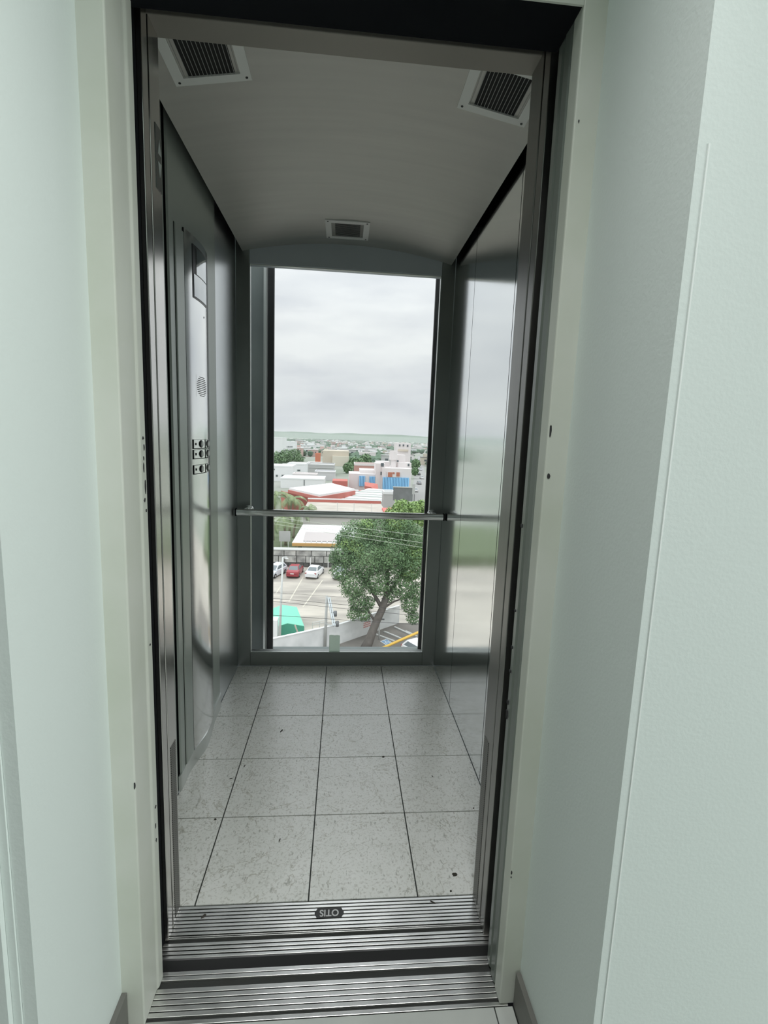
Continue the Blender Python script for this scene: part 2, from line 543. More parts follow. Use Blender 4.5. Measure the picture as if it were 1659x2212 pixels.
sill('landing_sill', 'ribbed aluminium landing door sill with a dark guide groove nearest the viewer',
     [(-1.783, -1.7745)] + ribs(-1.767, -1.7105, 5, 0.0022) + ribs(-1.694, -1.6745, 2, 0.0018), -1.783, -1.6745, HL - 0.03, HR + 0.02)
cs = sill('car_sill', 'ribbed aluminium lift car sill with a small dark name badge',
          ribs(-1.645, -1.6085, 4, 0.0030) + [(-1.598, -1.5955), (-1.5935, -1.5915)] + ribs(-1.588, -1.512, 8, 0.0030), -1.645, -1.5105, JL - 0.02, JR + 0.02)
# badge: octagonal dark plate, raised metal letters reading from inside the car
bx, by, hw, hh = 0.0575, -1.5470, 0.0385, 0.0135
oc = [(bx - hw, by), (bx - hw + 0.007, by - hh), (bx + hw - 0.007, by - hh), (bx + hw, by), (bx + hw, by + 0.002), (bx + hw - 0.007, by + hh), (bx - hw + 0.007, by + hh), (bx - hw, by + 0.002)]
badge = MB().extrude_z(oc, -0.004, 0.0012).build('badge', mat('badge_dark', (0.06, 0.06, 0.06), 0.5, 0.3), cs)


def text_mesh(name, body, size, m, parent, mw, extrude=0.0004, align='CENTER'):
    cu = bpy.data.curves.new(name, 'FONT')
    cu.body, cu.size, cu.extrude, cu.align_x, cu.align_y = body, size, extrude, align, 'CENTER'
    cu.offset = size * 0.022
    tmp = bpy.data.objects.new(name, cu)
    COL.objects.link(tmp)
    dg = bpy.context.evaluated_depsgraph_get()
    me = bpy.data.meshes.new_from_object(tmp.evaluated_get(dg))
    bpy.data.objects.remove(tmp)
    me.transform(mw)
    me.materials.clear()
    me.materials.append(m)
    o = bpy.data.objects.new(name, me)
    COL.objects.link(o)
    if parent:
        o.parent = parent
        o.location = -Vector(parent.location) if parent.parent is None else (0, 0, 0)
    return o


text_mesh('lettering', 'OTIS', 0.026, mat('letter_metal', (0.5, 0.5, 0.49), 0.35, 0.6), badge,
          Matrix.Translation((bx, by + 0.0005, 0.0014)) @ Matrix.Rotation(math.pi, 4, 'Z') @ Matrix.Scale(0.92, 4, (1, 0, 0)))

# ------------------------------------------------------------------ lift car shell
cf = struct(box('floor_car', XL, XR, YF, YB, -0.05, -0.003, M_GROUT), 'lift car floor of square marble tiles')
gx = [XL, -0.3, 0.0, 0.3, XR]
gy = [YF, -1.2, -0.9, -0.6, -0.3, YB]
for i in range(4):
    for j in range(5):
        cx_, cy_ = (gx[i] + gx[i + 1]) / 2, (gy[j] + gy[j + 1]) / 2
        hx_, hy_ = (gx[i + 1] - gx[i]) / 2 - 0.0020, (gy[j + 1] - gy[j]) / 2 - 0.0020
        t_ = MB().box(-hx_, hx_, -hy_, hy_, -0.005, 0.0).build('tile', M_TILE, cf)
        t_.location = (cx_, cy_, 0)

# right side wall: three steel sheets with narrow dark seams
wr_ = struct(box('wall_car_right', XR + 0.004, XR + 0.03, YF, YB, 0, 2.3, M_BLACK), 'mirror polished steel right wall of the lift car')
for a, b in [(YF, -1.0615), (-1.0565, -0.5250), (-0.5200, YB)]:
    box('steel_panel', XR, XR + 0.004, a, b, 0.004, 2.3, M_STEEL, wr_)
wl_ = struct(box('wall_car_left', XL - 0.03, XL - 0.004, YF, YB, 0, 2.3, M_BLACK), 'mirror polished steel left wall of the lift car')
box('steel_panel', XL - 0.004, XL, -0.503, YB, 0.004, 2.3, M_LEFTSTEEL, wl_)
box('pale_panel', XL - 0.004, XL, YF, -1.086, 0.004, 2.3, M_PALE, wl_)

# car front returns: jamb faces of the car entrance
for s, xj, xw, lab in ((1, JL, XL - 0.03, 'left'), (-1, JR, XR + 0.03, 'right')):
    j = struct(empty('trim_jamb_' + lab, (xj, -1.55, 0)), 'dull steel car entrance jamb on the ' + lab)
    y_mid = -1.569 if s > 0 else -1.584
    y_frt = -1.604 if s > 0 else -1.622
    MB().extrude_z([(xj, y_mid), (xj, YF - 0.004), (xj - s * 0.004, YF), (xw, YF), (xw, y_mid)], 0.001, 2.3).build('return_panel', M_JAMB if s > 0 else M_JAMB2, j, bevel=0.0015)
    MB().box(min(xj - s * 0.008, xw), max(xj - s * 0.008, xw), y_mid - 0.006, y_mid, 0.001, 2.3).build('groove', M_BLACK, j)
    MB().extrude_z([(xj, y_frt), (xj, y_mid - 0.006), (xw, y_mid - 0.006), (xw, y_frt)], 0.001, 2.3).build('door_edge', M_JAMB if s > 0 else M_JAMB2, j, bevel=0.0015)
    y0p, y1p = (-1.556, -1.522) if s > 0 else (-1.556, -1.522)
    ptop = 0.49
    MB().box(min(xj, xj + s * 0.0009), max(xj, xj + s * 0.0009), y0p, y1p, 0.015, ptop).build('perforated_strip', M_PERF, j)
# header over the car entrance
struct(box('trim_header', XL - 0.03, XR + 0.03, -1.570, YF, 2.044, 2.3, M_HEADER, bevel=0.002), 'bronze grey header above the car entrance')

# vaulted ceiling
CXL, CXR, ZE, ZC = -0.446, 0.576, 2.118, 2.178


def vault(x):
    c, hw_ = (CXL + CXR) / 2, (CXR - CXL) / 2
    return ZC - (ZC - ZE) * ((x - c) / hw_) ** 2


nseg = 24
lo = [(CXL + (CXR - CXL) * i / nseg) for i in range(nseg + 1)]
ring = [(x, vault(x)) for x in lo] + [(x, vault(x) + 0.012) for x in reversed(lo)]
cv = MB().loft([[(x, y, z) for x, z in ring] for y in (YF, YB)]).build('ceiling_car', M_CEIL)
cv.data.polygons.foreach_set('use_smooth', [len(p.vertices) == 4 and abs(p.normal.y) < 0.5 for p in cv.data.polygons])
cv.modifiers.new('es', 'EDGE_SPLIT').split_angle = 0.6
struct(cv, 'shallow vaulted grey ceiling of the lift car')
struct(box('ceiling_top', XL - 0.03, XR + 0.03, YF, YB + 0.02, 2.3, 2.34, M_BLACK), 'dark lift car roof above the vault')

# back wall: steel frame around a glass pane
bw = struct(empty('window_1', (0.06, YB, 0)), 'full height glass back wall of the lift car')
GX0, GX1, GZ0, GZ1 = -0.413, 0.530, 0.077, 2.064
box('frame_stile', XL, GX0, YB, YB + 0.05, 0.002, 2.3, M_FRAME, bw, 0.002)
box('frame_stile', GX1, XR, YB, YB + 0.05, 0.002, 2.3, M_FRAME, bw, 0.002)
box('frame_sill', GX0, GX1, YB, YB + 0.05, 0.002, GZ0, M_FRAME, bw, 0.002)
box('frame_head', GX0, GX1, YB, YB + 0.05, GZ1, 2.3, mat('blue_grey_head', (0.58, 0.63, 0.67), 0.45, 0.3), bw, 0.002)
for a in ((GX0, GX0 + 0.003, GZ0, GZ1), (GX1 - 0.003, GX1, GZ0, GZ1), (GX0, GX1, GZ0, GZ0 + 0.003), (GX0, GX1, GZ1 - 0.003, GZ1)):
    box('bead', a[0], a[1], YB + 0.004, YB + 0.016, a[2], a[3], M_ALUFR, bw)
box('pane', GX0, GX1, YB + 0.018, YB + 0.026, GZ0, GZ1, M_GLASS, bw)
tp0, tp1 = on(711.5, 1372, 1, YB + 0.017), on(733.5, 1411, 1, YB + 0.017)
tz = [tp0.z - 0.002, tp0.z + 0.001, tp0.z - 0.001, tp0.z + 0.002, tp0.z]
tpl = [(tp0.x, tp1.z), (tp1.x, tp1.z)] + [(tp1.x + (tp0.x - tp1.x) * i / 4, tz[i]) for i in range(5)]
tag(MB().prism([(x, YB + 0.0162, z) for x, z in tpl], [(x, YB + 0.0178, z) for x, z in tpl]).build('tape_strip', M_TAPE),
    'grey green strip of tape stuck at the bottom of the glass', 'tape')

# shaft wall behind the glass, with its own fixed window
YS = 0.24
sw = struct(empty('window_3', (0.1, YS, 0)), 'outer shaft window with black gasket behind the lift glass')


def sp(px_, py_):
    return on(px_, py_, 1, YS)


ox0, ox1 = sp(570.5, 1000).x, sp(939.5, 1000).x
ox1b = sp(913, 1400).x
gx0, gx1 = sp(588, 1000).x, sp(926, 1000).x
oz0, oz1 = sp(700, 1411).z - 0.01, 2.55


def at_z(py_, D):
    return on(700, py_, 1, D).z


box('shaft_wall', -1.4, ox0, YS, YS + 0.12, -1.2, 3.2, M_SHAFT, sw)
box('shaft_wall', ox1, 1.6, YS, YS + 0.12, -1.2, 3.2, M_SHAFT, sw)
box('shaft_wall', ox0, ox1, YS, YS + 0.12, -1.2, oz0, M_SHAFT, sw)
box('shaft_wall', ox0, ox1, YS, YS + 0.12, oz1, 3.2, M_SHAFT, sw)
box('frame', ox0, ox0 + 0.012, YS - 0.03, YS + 0.07, oz0, oz1, M_ALUFR, sw, 0.001)
box('frame', ox1 - 0.006, ox1, YS - 0.03, YS + 0.07, oz0, oz1, M_ALUFR, sw, 0.001)
box('gasket', ox0 + 0.012, gx0, YS + 0.05, YS + 0.075, oz0, oz1, M_RUBBER, sw, 0.002)
box('gasket', gx1, ox1 - 0.006, YS + 0.05, YS + 0.075, oz0, oz1, M_RUBBER, sw, 0.002)
box('gasket', gx0, gx1, YS + 0.05, YS + 0.075, oz0, at_z(1406, YS + 0.075), M_RUBBER, sw, 0.002)
box('gasket', gx0, gx1, YS + 0.04, YS + 0.075, oz1 - 0.02, oz1, M_RUBBER, sw, 0.002)
box('outer_ledge', gx0 - 0.02, gx1 + 0.02, YS + 0.121, YS + 0.18, at_z(1400, YS + 0.18) - 0.02, at_z(1400, YS + 0.18), M_WHITE, sw)
box('pane', gx0 - 0.005, gx1 + 0.005, YS + 0.054, YS + 0.060, oz0 + 0.006, oz1 - 0.01, M_GLASS2, sw)
struct(box('wall_shaft_left', -1.5, -1.4, -1.6, YS + 0.12, -1.2, 3.2, M_SHAFT), 'left side wall of the lift shaft')
struct(box('wall_shaft_right', 1.6, 1.7, -1.6, YS + 0.12, -1.2, 3.2, M_SHAFT), 'right side wall of the lift shaft')
struct(box('floor_shaft', -1.5, 1.7, -1.6, YS + 0.12, -1.3, -1.2, M_SHAFT), 'bottom of the lift shaft')

# ------------------------------------------------------------------ handrail
hr = thing('handrail', 'stainless steel handrail across the glass back wall', 'handrail', (0.066, -0.185, 0.85))


def rail_ring(x, zc):
    return [(x, -0.185 + 0.014 * math.cos(a), zc + 0.018 * max(-0.92, min(0.92, 1.25 * math.sin(a)))) for a in [2 * math.pi * k / 20 for k in range(20)]]


ra, rb = on(511, 1108, 1, -0.185), on(957, 1115, 1, -0.185)
RZ = (ra.z + rb.z) / 2
MB().loft([rail_ring(ra.x, RZ), rail_ring(rb.x, RZ)]).build('rail', M_BRUSHED, hr, smooth=True).modifiers.new('es', 'EDGE_SPLIT').split_angle = 0.7
box('end_cap', ra.x - 0.006, ra.x, -0.200, -0.170, RZ - 0.018, RZ + 0.018, M_BLACK, hr)
box('end_cap', rb.x, rb.x + 0.006, -0.200, -0.170, RZ - 0.018, RZ + 0.018, M_BLACK, hr)
for xb in (ra.x + 0.048, rb.x - 0.048):
    b_ = MB()
    b_.tube([(xb, -0.183, RZ + 0.008), (xb, -0.150, RZ + 0.008), (xb, YB, RZ + 0.004)], [0.014, 0.013, 0.013], 12)
    b_.loft([[(xb + 0.024 * math.cos(a), y, RZ + 0.004 + 0.024 * math.sin(a)) for a in [2 * math.pi * k / 20 for k in range(20)]] for y in (YB - 0.008, YB)])
    b_.build('bracket', M_BRUSHED, hr, smooth=True).modifiers.new('es', 'EDGE_SPLIT').split_angle = 0.7

# ------------------------------------------------------------------ car operating panel on the left wall
cp = thing('control_panel', 'tall lift control column with curved steel face, display and buttons', 'control panel', (-0.47, -0.79, 0))


def flat_prof():
    return [(-0.4785, -1.066), (-0.474, -1.058), (-0.4735, -0.98), (-0.4725, -0.72), (-0.4735, -0.62), (-0.474, -0.520), (-0.4785, -0.514)]


fp = flat_prof()
MB().extrude_z(fp[::-1], 0.05, 2.29).build('backing_panel', M_PALE, cp)
# raised pale side strip between the front edge and the steel face
MB().extrude_z([(-0.4735, -1.012), (-0.4700, -1.009), (-0.4690, -0.933), (-0.4735, -0.933)][::-1], 0.06, 1.885).build('side_strip', M_PALE, cp, bevel=0.001)
MB().extrude_z([(-0.4735, -1.0165), (-0.4728, -1.0165), (-0.4728, -1.0125), (-0.4735, -1.0125)][::-1], 0.06, 1.885).build('seam', M_BLACK, cp)
# convex steel face: circular arc in plan
YA, YZ, XE, XP = -0.930, -0.640, -0.4700, -0.4515


def arc_x(y, off=0.0):
    t = (y - (YA + YZ) / 2) / ((YZ - YA) / 2)
    return XE + (XP - XE) * (1 - t * t) + off


arc = [YA + (YZ - YA) * i / 24 for i in range(25)]
poly = [(arc_x(y), y) for y in arc] + [(-0.4732, y) for y in (YZ, YA)]
con = MB().extrude_z(poly[::-1], 0.06, 1.900).build('steel_face', M_BRUSHED, cp, smooth=True)
con.modifiers.new('es', 'EDGE_SPLIT').split_angle = 0.5
MB().extrude_z([(-0.4730, YA - 0.003), (-0.4690, YA - 0.003), (-0.4690, YA), (-0.4730, YA)], 0.06, 1.900).build('seam', M_BLACK, con)


def curved_plate(name, ya, yb, za, zb, off, m, parent, n=8, thick=0.002):
    ysn = [ya + (yb - ya) * i / n for i in range(n + 1)]
    poly_ = [(arc_x(y, off), y) for y in ysn] + [(arc_x(y, off - thick), y) for y in reversed(ysn)]
    o = MB().extrude_z(poly_[::-1], za, zb).build(name, m, parent, smooth=True)
    o.modifiers.new('es', 'EDGE_SPLIT').split_angle = 0.6
    return o


dz0, dz1 = 1.700, 1.872
dsp = curved_plate('display', -0.878, -0.738, dz0, dz1, 0.0016, mat('display_bezel', (0.03, 0.032, 0.035), 0.3), cp)
curved_plate('screen', -0.872, -0.744, dz0 + 0.006, 1.778, 0.0028, M_DARKGLASS, dsp)
curved_plate('screen', -0.852, -0.744, 1.782, dz1 - 0.006, 0.0028, M_DARKGLASS, dsp)
curved_plate('indicator_dot', -0.7765, -0.7735, 1.655, 1.661, 0.001, M_BLACK, cp, 2)
# speaker grille: concentric wave of fine slots in a circle
gr = curved_plate('speaker_grille', -0.864, -0.756, 1.372, 1.448, 0.0004, M_BRUSHED, cp, 8, 0.001)
for k in range(11):
    zc = 1.3775 + k * 0.0065
    hw_ = math.sqrt(max(0.0, 0.0375 ** 2 - (zc - 1.4100) ** 2)) * 1.33
    if hw_ < 0.006:
        continue
    curved_plate('slot', -0.810 - hw_, -0.810 + hw_, zc - 0.0011, zc + 0.0011, 0.0009, M_BLACK, gr, 6, 0.001)
# six floor buttons in pairs: white plate with dark rim, raised oval button and a mark
M_BTN = mat('button_chrome', (0.86, 0.87, 0.86), 0.22, 1.0)
for zc in (1.206, 1.170, 1.116):
    for ya, yb in ((-0.896, -0.802), (-0.790, -0.744)):
        pl = curved_plate('button_rim', ya - 0.003, yb + 0.003, zc - 0.0175, zc + 0.0155, 0.0015, M_BLACK, cp, 6)
        curved_plate('button_plate', ya, yb, zc - 0.0145, zc + 0.0145, 0.0035, M_BTN, pl, 6)
        yc = ya + (yb - ya) * 0.62
        n_ = 16
        for nm, rr, o0, o1, mm in (('button_ring', 1.0, 0.003, 0.0050, M_RUBBER), ('button_cap', 0.72, 0.004, 0.0085, M_WHITE)):
            rings_ = []
            for oo in (o0, o1):
                rings_.append([(arc_x(yc) + oo, yc + 0.016 * rr * math.cos(2 * math.pi * k / n_), zc + 0.0135 * rr * math.sin(2 * math.pi * k / n_)) for k in range(n_)])
            MB().loft(rings_).build(nm, mm, pl)
        curved_plate('floor_mark', ya + 0.008, ya + 0.018, zc - 0.004, zc + 0.004, 0.0042, M_RUBBER, pl, 2)
# S-curved kick plate at the foot
kp = [(-0.4785, -1.082), (-0.4735, -1.066), (-0.4730, -1.03), (-0.4740, -1.0), (-0.4720, -0.952), (-0.4610, -0.887), (-0.4530, -0.838), (-0.4530, -0.795), (-0.4580, -0.729), (-0.4670, -0.65), (-0.4685, -0.60), (-0.4685, -0.56), (-0.4720, -0.519), (-0.4785, -0.505)]
kk = []
for i in range(len(kp) - 1):
    for s in range(4):
        p0, p1, p2, p3 = [Vector(kp[max(0, min(len(kp) - 1, i + d))]) for d in (-1, 0, 1, 2)]
        t = s / 4
        kk.append(0.5 * ((2 * p1) + (p2 - p0) * t + (2 * p0 - 5 * p1 + 4 * p2 - p3) * t * t + (3 * p1 - p0 - 3 * p2 + p3) * t ** 3))
kk.append(Vector(kp[-1]))
pk = [(p.x + 0.0015, p.y) for p in kk] + [(-0.4788, kk[-1].y), (-0.4788, kk[0].y)]
MB().extrude_z(pk[::-1], 0.0, 0.062).build('kick_plate', mat('kick_steel', (0.62, 0.65, 0.63), 0.3, 0.8), cp)

# travel direction lantern set in the left car jamb
ln_ = thing('direction_lantern', 'narrow dark direction lantern with two arrows in the left jamb', 'lantern', (JL, -1.525, 1.81))
box('plate', JL, JL + 0.0012, -1.546, -1.516, 1.745, 1.868, mat('lantern_dark', (0.10, 0.11, 0.105), 0.25, 0.6), ln_)
for z0_, dz_ in ((1.816, 0.028), (1.800, -0.028)):
    tri = [(-1.535, z0_), (-1.519, z0_), (-1.527, z0_ + dz_)]
    MB().prism([(JL + 0.001, y, z) for y, z in tri], [(JL + 0.002, y, z) for y, z in tri]).build('arrow', mat('arrow_grey', (0.42, 0.45, 0.43), 0.4), ln_)

# ------------------------------------------------------------------ ceiling vents


def make_vent(label, cx_, cy_, rot, sz=0.2):
    z0_ = vault(cx_)
    slope = math.atan(-(vault(cx_ + 0.01) - vault(cx_ - 0.01)) / 0.02)
    t = thing('ceiling_vent', label, 'vent', (cx_, cy_, z0_), 'square vents in the lift ceiling')
    t.rotation_euler = (0, slope, 0)
    h, i_ = sz / 2, sz / 2 - 0.026
    f = MB()
    for a in ((-h, h, -h, -i_), (-h, h, i_, h), (-h, -i_, -i_, i_), (i_, h, -i_, i_)):
        f.box(a[0], a[1], a[2], a[3], -0.005, 0.012)

    def put(mb, name, m):
        o = mb.build(name, m)
        o.parent = t
        if rot:
            o.rotation_euler = (0, 0, math.pi / 2)
        return o
    put(f, 'frame', M_VENT)
    put(MB().box(-i_, i_, -i_, i_, -0.0008, 0.004), 'backing', M_VENTIN)
    n_ = 15
    for k in range(n_):
        x = -i_ + (k + 0.5) * 2 * i_ / n_
        put(MB().box(x - 0.0006, x + 0.0006, -i_, i_, -0.0046, -0.0034), 'slat', M_SLAT)
    for sx in (-1, 1):
        for sy in (-1, 1):
            put(MB().loft([[(sx * (h - 0.012) + 0.0035 * math.cos(a), sy * (h - 0.012) + 0.0035 * math.sin(a), z) for a in [k * math.pi / 4 for k in range(8)]] for z in (-0.0062, -0.004)]), 'screw', M_ALUDARK)
    return t


make_vent('white framed ceiling vent at the front left corner of the lift', -0.294, -1.325, False, 0.195)
make_vent('white framed ceiling vent at the front right corner of the lift', 0.448, -1.300, False, 0.195)
make_vent('white framed ceiling vent near the back glass of the lift', 0.056, -0.290, True, 0.195)

# ------------------------------------------------------------------ litter on the car floor
M_LITTER = mat('dry_leaf_brown', (0.055, 0.05, 0.04), 0.9)
LIT = [(608, 1579, 0.024, 0.007, 1.2, 'curled dark leaf scrap near the middle of the second tile row'),
       (828, 1635, 0.012, 0.010, 0.2, 'dark leaf crumb on the joint of the right tile column'),
       (528, 1655, 0.017, 0.004, 1.3, 'thin dry twig lying beside the left tile joint'),
       (499, 1682, 0.014, 0.004, 0.1, 'short dry stalk on the left tile column near the control column foot'),
       (982, 1889, 0.016, 0.014, 0.3, 'dark smudge of dirt on the front right tile'),
       (974, 1925, 0.007, 0.006, 0.6, 'small dark crumb near the sill on the front right tile'),
       (465, 1770, 0.010, 0.008, 0.5, 'round dark pebble on the front left tile joint'),
       (934, 1677, 0.010, 0.004, 2.0, 'tiny bent leaf scrap near the right wall'),
       (1023, 1746, 0.008, 0.005, 0.9, 'tiny dark crumb against the right jamb'),
       (697, 1557, 0.008, 0.006, 0.4, 'tiny dark crumb on the middle tile joint'),
       (604, 1815, 0.014, 0.003, 1.3, 'thin dark sliver on the front tile left of the middle joint'),
       (440, 1979, 0.016, 0.007, 0.9, 'small withered leaf on the ribbed car sill'),
       (935, 1949, 0.016, 0.004, 2.6, 'thin dry leaf on the right end of the car sill')]
for px_, py_, a_, b_, r_, lab in LIT:
    p = on(px_, py_, 2, 0.0)
    n_ = 10
    lo_, hi_ = [], []
    for k in range(n_):
        an = 2 * math.pi * k / n_
        q = random.uniform(0.75, 1.15)
        x, y = a_ / 2 * q * math.cos(an), b_ / 2 * q * math.sin(an)
        lo_.append((x, y, 0.0))
        hi_.append((x * 0.7, y * 0.7, 0.0012 + 0.0012 * abs(math.cos(an))))
    o = MB().prism(lo_, hi_).build('leaf_fragment', M_LITTER)
    o.location = (p.x, p.y, 0.0)
    o.rotation_euler.z = r_
    tag(o, lab, 'leaf litter', 'litter on the lift floor')

# ================================================================== the town outside
GZ = -17.5                                           # street level


def gp(px_, py_, z=GZ):
    return on(px_, py_, 2, z)


def at(px_, py_, D):
    return on(px_, py_, 1, D)


M_DIRT = mat('parking_dirt', (0.57, 0.53, 0.46), 0.9, noise=(0.30, 0.28, 0.25), scale=0.30, stretch=(0.45, 1.8, 1), detail=8)
M_SOIL = mat('dark_soil', (0.20, 0.185, 0.165), 0.95, noise=(0.15, 0.14, 0.125), scale=0.8, detail=8)
M_LINE = mat('faded_line', (0.57, 0.54, 0.46), 0.9)
M_WWALL = mat('stained_white_wall', (0.86, 0.87, 0.86), 0.8, noise=(0.66, 0.68, 0.67), scale=0.9, detail=8)
M_BLDW = mat('building_white', (0.80, 0.81, 0.81), 0.8)
M_BLDP = mat('building_rose_white', (0.72, 0.68, 0.67), 0.8)
M_BLDG = mat('building_grey', (0.50, 0.50, 0.49), 0.8)
M_BLDT = mat('building_tan', (0.58, 0.52, 0.43), 0.8)
M_REDW = mat('brick_red_paint', (0.52, 0.17, 0.14), 0.8)
M_ORANGE = mat('orange_trim', (0.72, 0.42, 0.16), 0.7)
M_BLUE = mat('blue_fin', (0.28, 0.60, 0.90), 0.5)
M_BLUED = mat('blue_glass', (0.12, 0.30, 0.52), 0.25)
M_WIN = mat('window_dark', (0.10, 0.12, 0.13), 0.2)
M_STONE = mat('stained_stone', (0.60, 0.60, 0.56), 0.9, noise=(0.26, 0.26, 0.25), scale=1.1, detail=8)
M_STONED = mat('stone_joint', (0.10, 0.10, 0.095), 0.9)
M_ROOFB = mat('dusty_flat_roof', (0.55, 0.51, 0.45), 0.9, noise=(0.42, 0.38, 0.33), scale=0.25, detail=7)
M_GREEN1 = mat('green_tarp', (0.20, 0.62, 0.45), 0.6)
M_GREEN2 = mat('green_shade_net', (0.06, 0.34, 0.23), 0.7)
M_LEAF = mat('tree_leaf', (0.17, 0.285, 0.125), 0.5, noise=(0.10, 0.19, 0.08), scale=0.9)
M_LEAF2 = mat('light_leaf', (0.32, 0.46, 0.16), 0.5, noise=(0.22, 0.36, 0.11), scale=0.9)
M_LEAFD = mat('far_leaf', (0.10, 0.17, 0.10), 0.7, noise=(0.06, 0.115, 0.07), scale=0.05)
M_BARK = mat('grey_bark', (0.14, 0.125, 0.11), 0.9, noise=(0.09, 0.08, 0.07), scale=5, stretch=(1, 1, 0.2))
M_PALM = mat('palm_frond', (0.34, 0.42, 0.22), 0.55, noise=(0.15, 0.21, 0.10), scale=1.2)
M_PALMT = mat('palm_trunk', (0.30, 0.26, 0.20), 0.9)
M_POLE = mat('painted_pole', (0.66, 0.68, 0.66), 0.5)
M_CONC = mat('concrete_pole', (0.50, 0.51, 0.49), 0.8)
M_WOOD = mat('weathered_wood', (0.38, 0.33, 0.27), 0.85)
M_CABLE = mat('black_cable', (0.03, 0.03, 0.03), 0.6)
M_CABLE2 = mat('pale_cable', (0.55, 0.60, 0.50), 0.6)
M_YEL = mat('yellow_pipe', (0.80, 0.50, 0.08), 0.5)
M_BILL = mat('billboard_back', (0.22, 0.23, 0.235), 0.7, noise=(0.17, 0.18, 0.18), scale=0.8)
M_ROAD = mat('asphalt_road', (0.30, 0.30, 0.29), 0.9)
M_TOWN = mat('town_ground', (0.34, 0.345, 0.31), 0.95, noise=(0.22, 0.25, 0.20), scale=0.02, detail=8)

# ground: open town land, the parking lot, the verge beyond its wall
gnd = MB().box(-3500, 4000, 75.0, 9000, GZ - 1.0, GZ - 0.12)
struct(gnd.build('ground_town', M_TOWN), 'town ground stretching to the horizon')
struct(box('ground_parking', -60, 80, 12, 75.0, GZ - 1.0, GZ, M_DIRT), 'sandy parking lot surface')
A0, A1, A2 = gp(520, 1443), gp(733, 1391), gp(862, 1346)       # foot of the white boundary wall
verge = [(A1.x - 6, 20), (30, 20), (30, A2.y + 1.5), (A2.x, A2.y - 0.1), (A1.x, A1.y - 0.1), (A0.x, A0.y - 0.1)]
struct(MB().extrude_z(verge, GZ, GZ + 0.03).build('ground_verge', M_SOIL), 'dark soil verge outside the boundary wall')

for k, (a, b) in enumerate([((612, 1258), (596, 1282)), ((655, 1247), (624, 1300)), ((697, 1253), (654, 1312))]):
    p, q = gp(*a, GZ), gp(*b, GZ)
    d = (q - p).normalized()
    n_ = Vector((-d.y, d.x, 0)) * 0.07
    struct(MB().extrude_z([((p + n_).x, (p + n_).y), ((p - n_).x, (p - n_).y), ((q - n_).x, (q - n_).y), ((q + n_).x, (q + n_).y)][::-1], GZ, GZ + 0.012)
           .build('trim_bay_line', M_LINE), 'faded bay line painted on the parking lot')

# ------------------------------------------------------------------ boundary wall with red notice


def wall_run(name, label, pts, h, th, m):
    t = thing(name, label, 'wall', (pts[0].x, pts[0].y, GZ))
    for p, q in zip(pts[:-1], pts[1:]):
        d = (q - p).normalized()
        n2 = Vector((-d.y, d.x, 0)) * th
        poly_ = [(p.x, p.y), (q.x, q.y), (q.x + n2.x, q.y + n2.y), (p.x + n2.x, p.y + n2.y)]
        sec = MB().extrude_z(poly_, GZ, GZ + h).build('section', m, t)
        cap = [(p.x - n2.x * .2, p.y - n2.y * .2), (q.x - n2.x * .2, q.y - n2.y * .2), (q.x + n2.x * 1.2, q.y + n2.y * 1.2), (p.x + n2.x * 1.2, p.y + n2.y * 1.2)]
        MB().extrude_z(cap, GZ + h, GZ + h + 0.06).build('coping', m, t)
    return t


segs = [A0 + (A1 - A0) * k / 4 for k in range(5)] + [A1 + (A2 - A1) * k / 3 for k in (1, 2, 3)]
bwall = wall_run('boundary_wall', 'stained white masonry boundary wall along the parking lot', segs, 1.85, 0.18, M_WWALL)
# red painted notice: three lines, too faded to read
dN = (A2 - A1).normalized()
nc = on(793, 1350, 1, 0)  # direction only
den = dN.x * (nc - CAM).y - dN.y * (nc - CAM).x
vN = nc - CAM
tN = ((A1.x - CAM.x) * dN.y - (A1.y - CAM.y) * dN.x) / (vN.x * dN.y - vN.y * dN.x)
pN = CAM + vN * tN
M_REDP = mat('faded_red_paint', (0.62, 0.25, 0.22), 0.8)
nrm = Vector((dN.y, -dN.x, 0))
for li in range(3):
    z = pN.z + 0.2 - 0.2 * li
    x = -0.48
    while x < 0.45:
        wd = random.uniform(0.09, 0.26)
        a = Vector((pN.x, pN.y, 0)) + dN * x
        b = a + dN * min(wd, 0.46 - x)
        qa, qb = a + nrm * 0.012, b + nrm * 0.012
        MB().prism([(qa.x, qa.y, z), (qb.x, qb.y, z), (b.x, b.y, z), (a.x, a.y, z)], [(qa.x, qa.y, z + 0.12), (qb.x, qb.y, z + 0.12), (b.x, b.y, z + 0.12), (a.x, a.y, z + 0.12)]).build('painted_word', M_REDP, bwall)
        x += wd + 0.05

# ------------------------------------------------------------------ poles and cables near the street


def pole(name, label, base_px, top_px, D, r0, r1, m):
    b, t_ = at(*base_px, D), at(*top_px, D)
    if b.z > GZ:
        b = b + (t_ - b) * ((GZ - b.z) / (t_.z - b.z))
    if b.z < GZ:
        b = b + (t_ - b) * ((GZ - b.z) / (t_.z - b.z))
    t = thing(name, label, 'pole', (b.x, b.y, GZ))
    MB().tube([b, t_], [r0, r1], 10).build('shaft', m, t, smooth=True)
    return t, b, t_


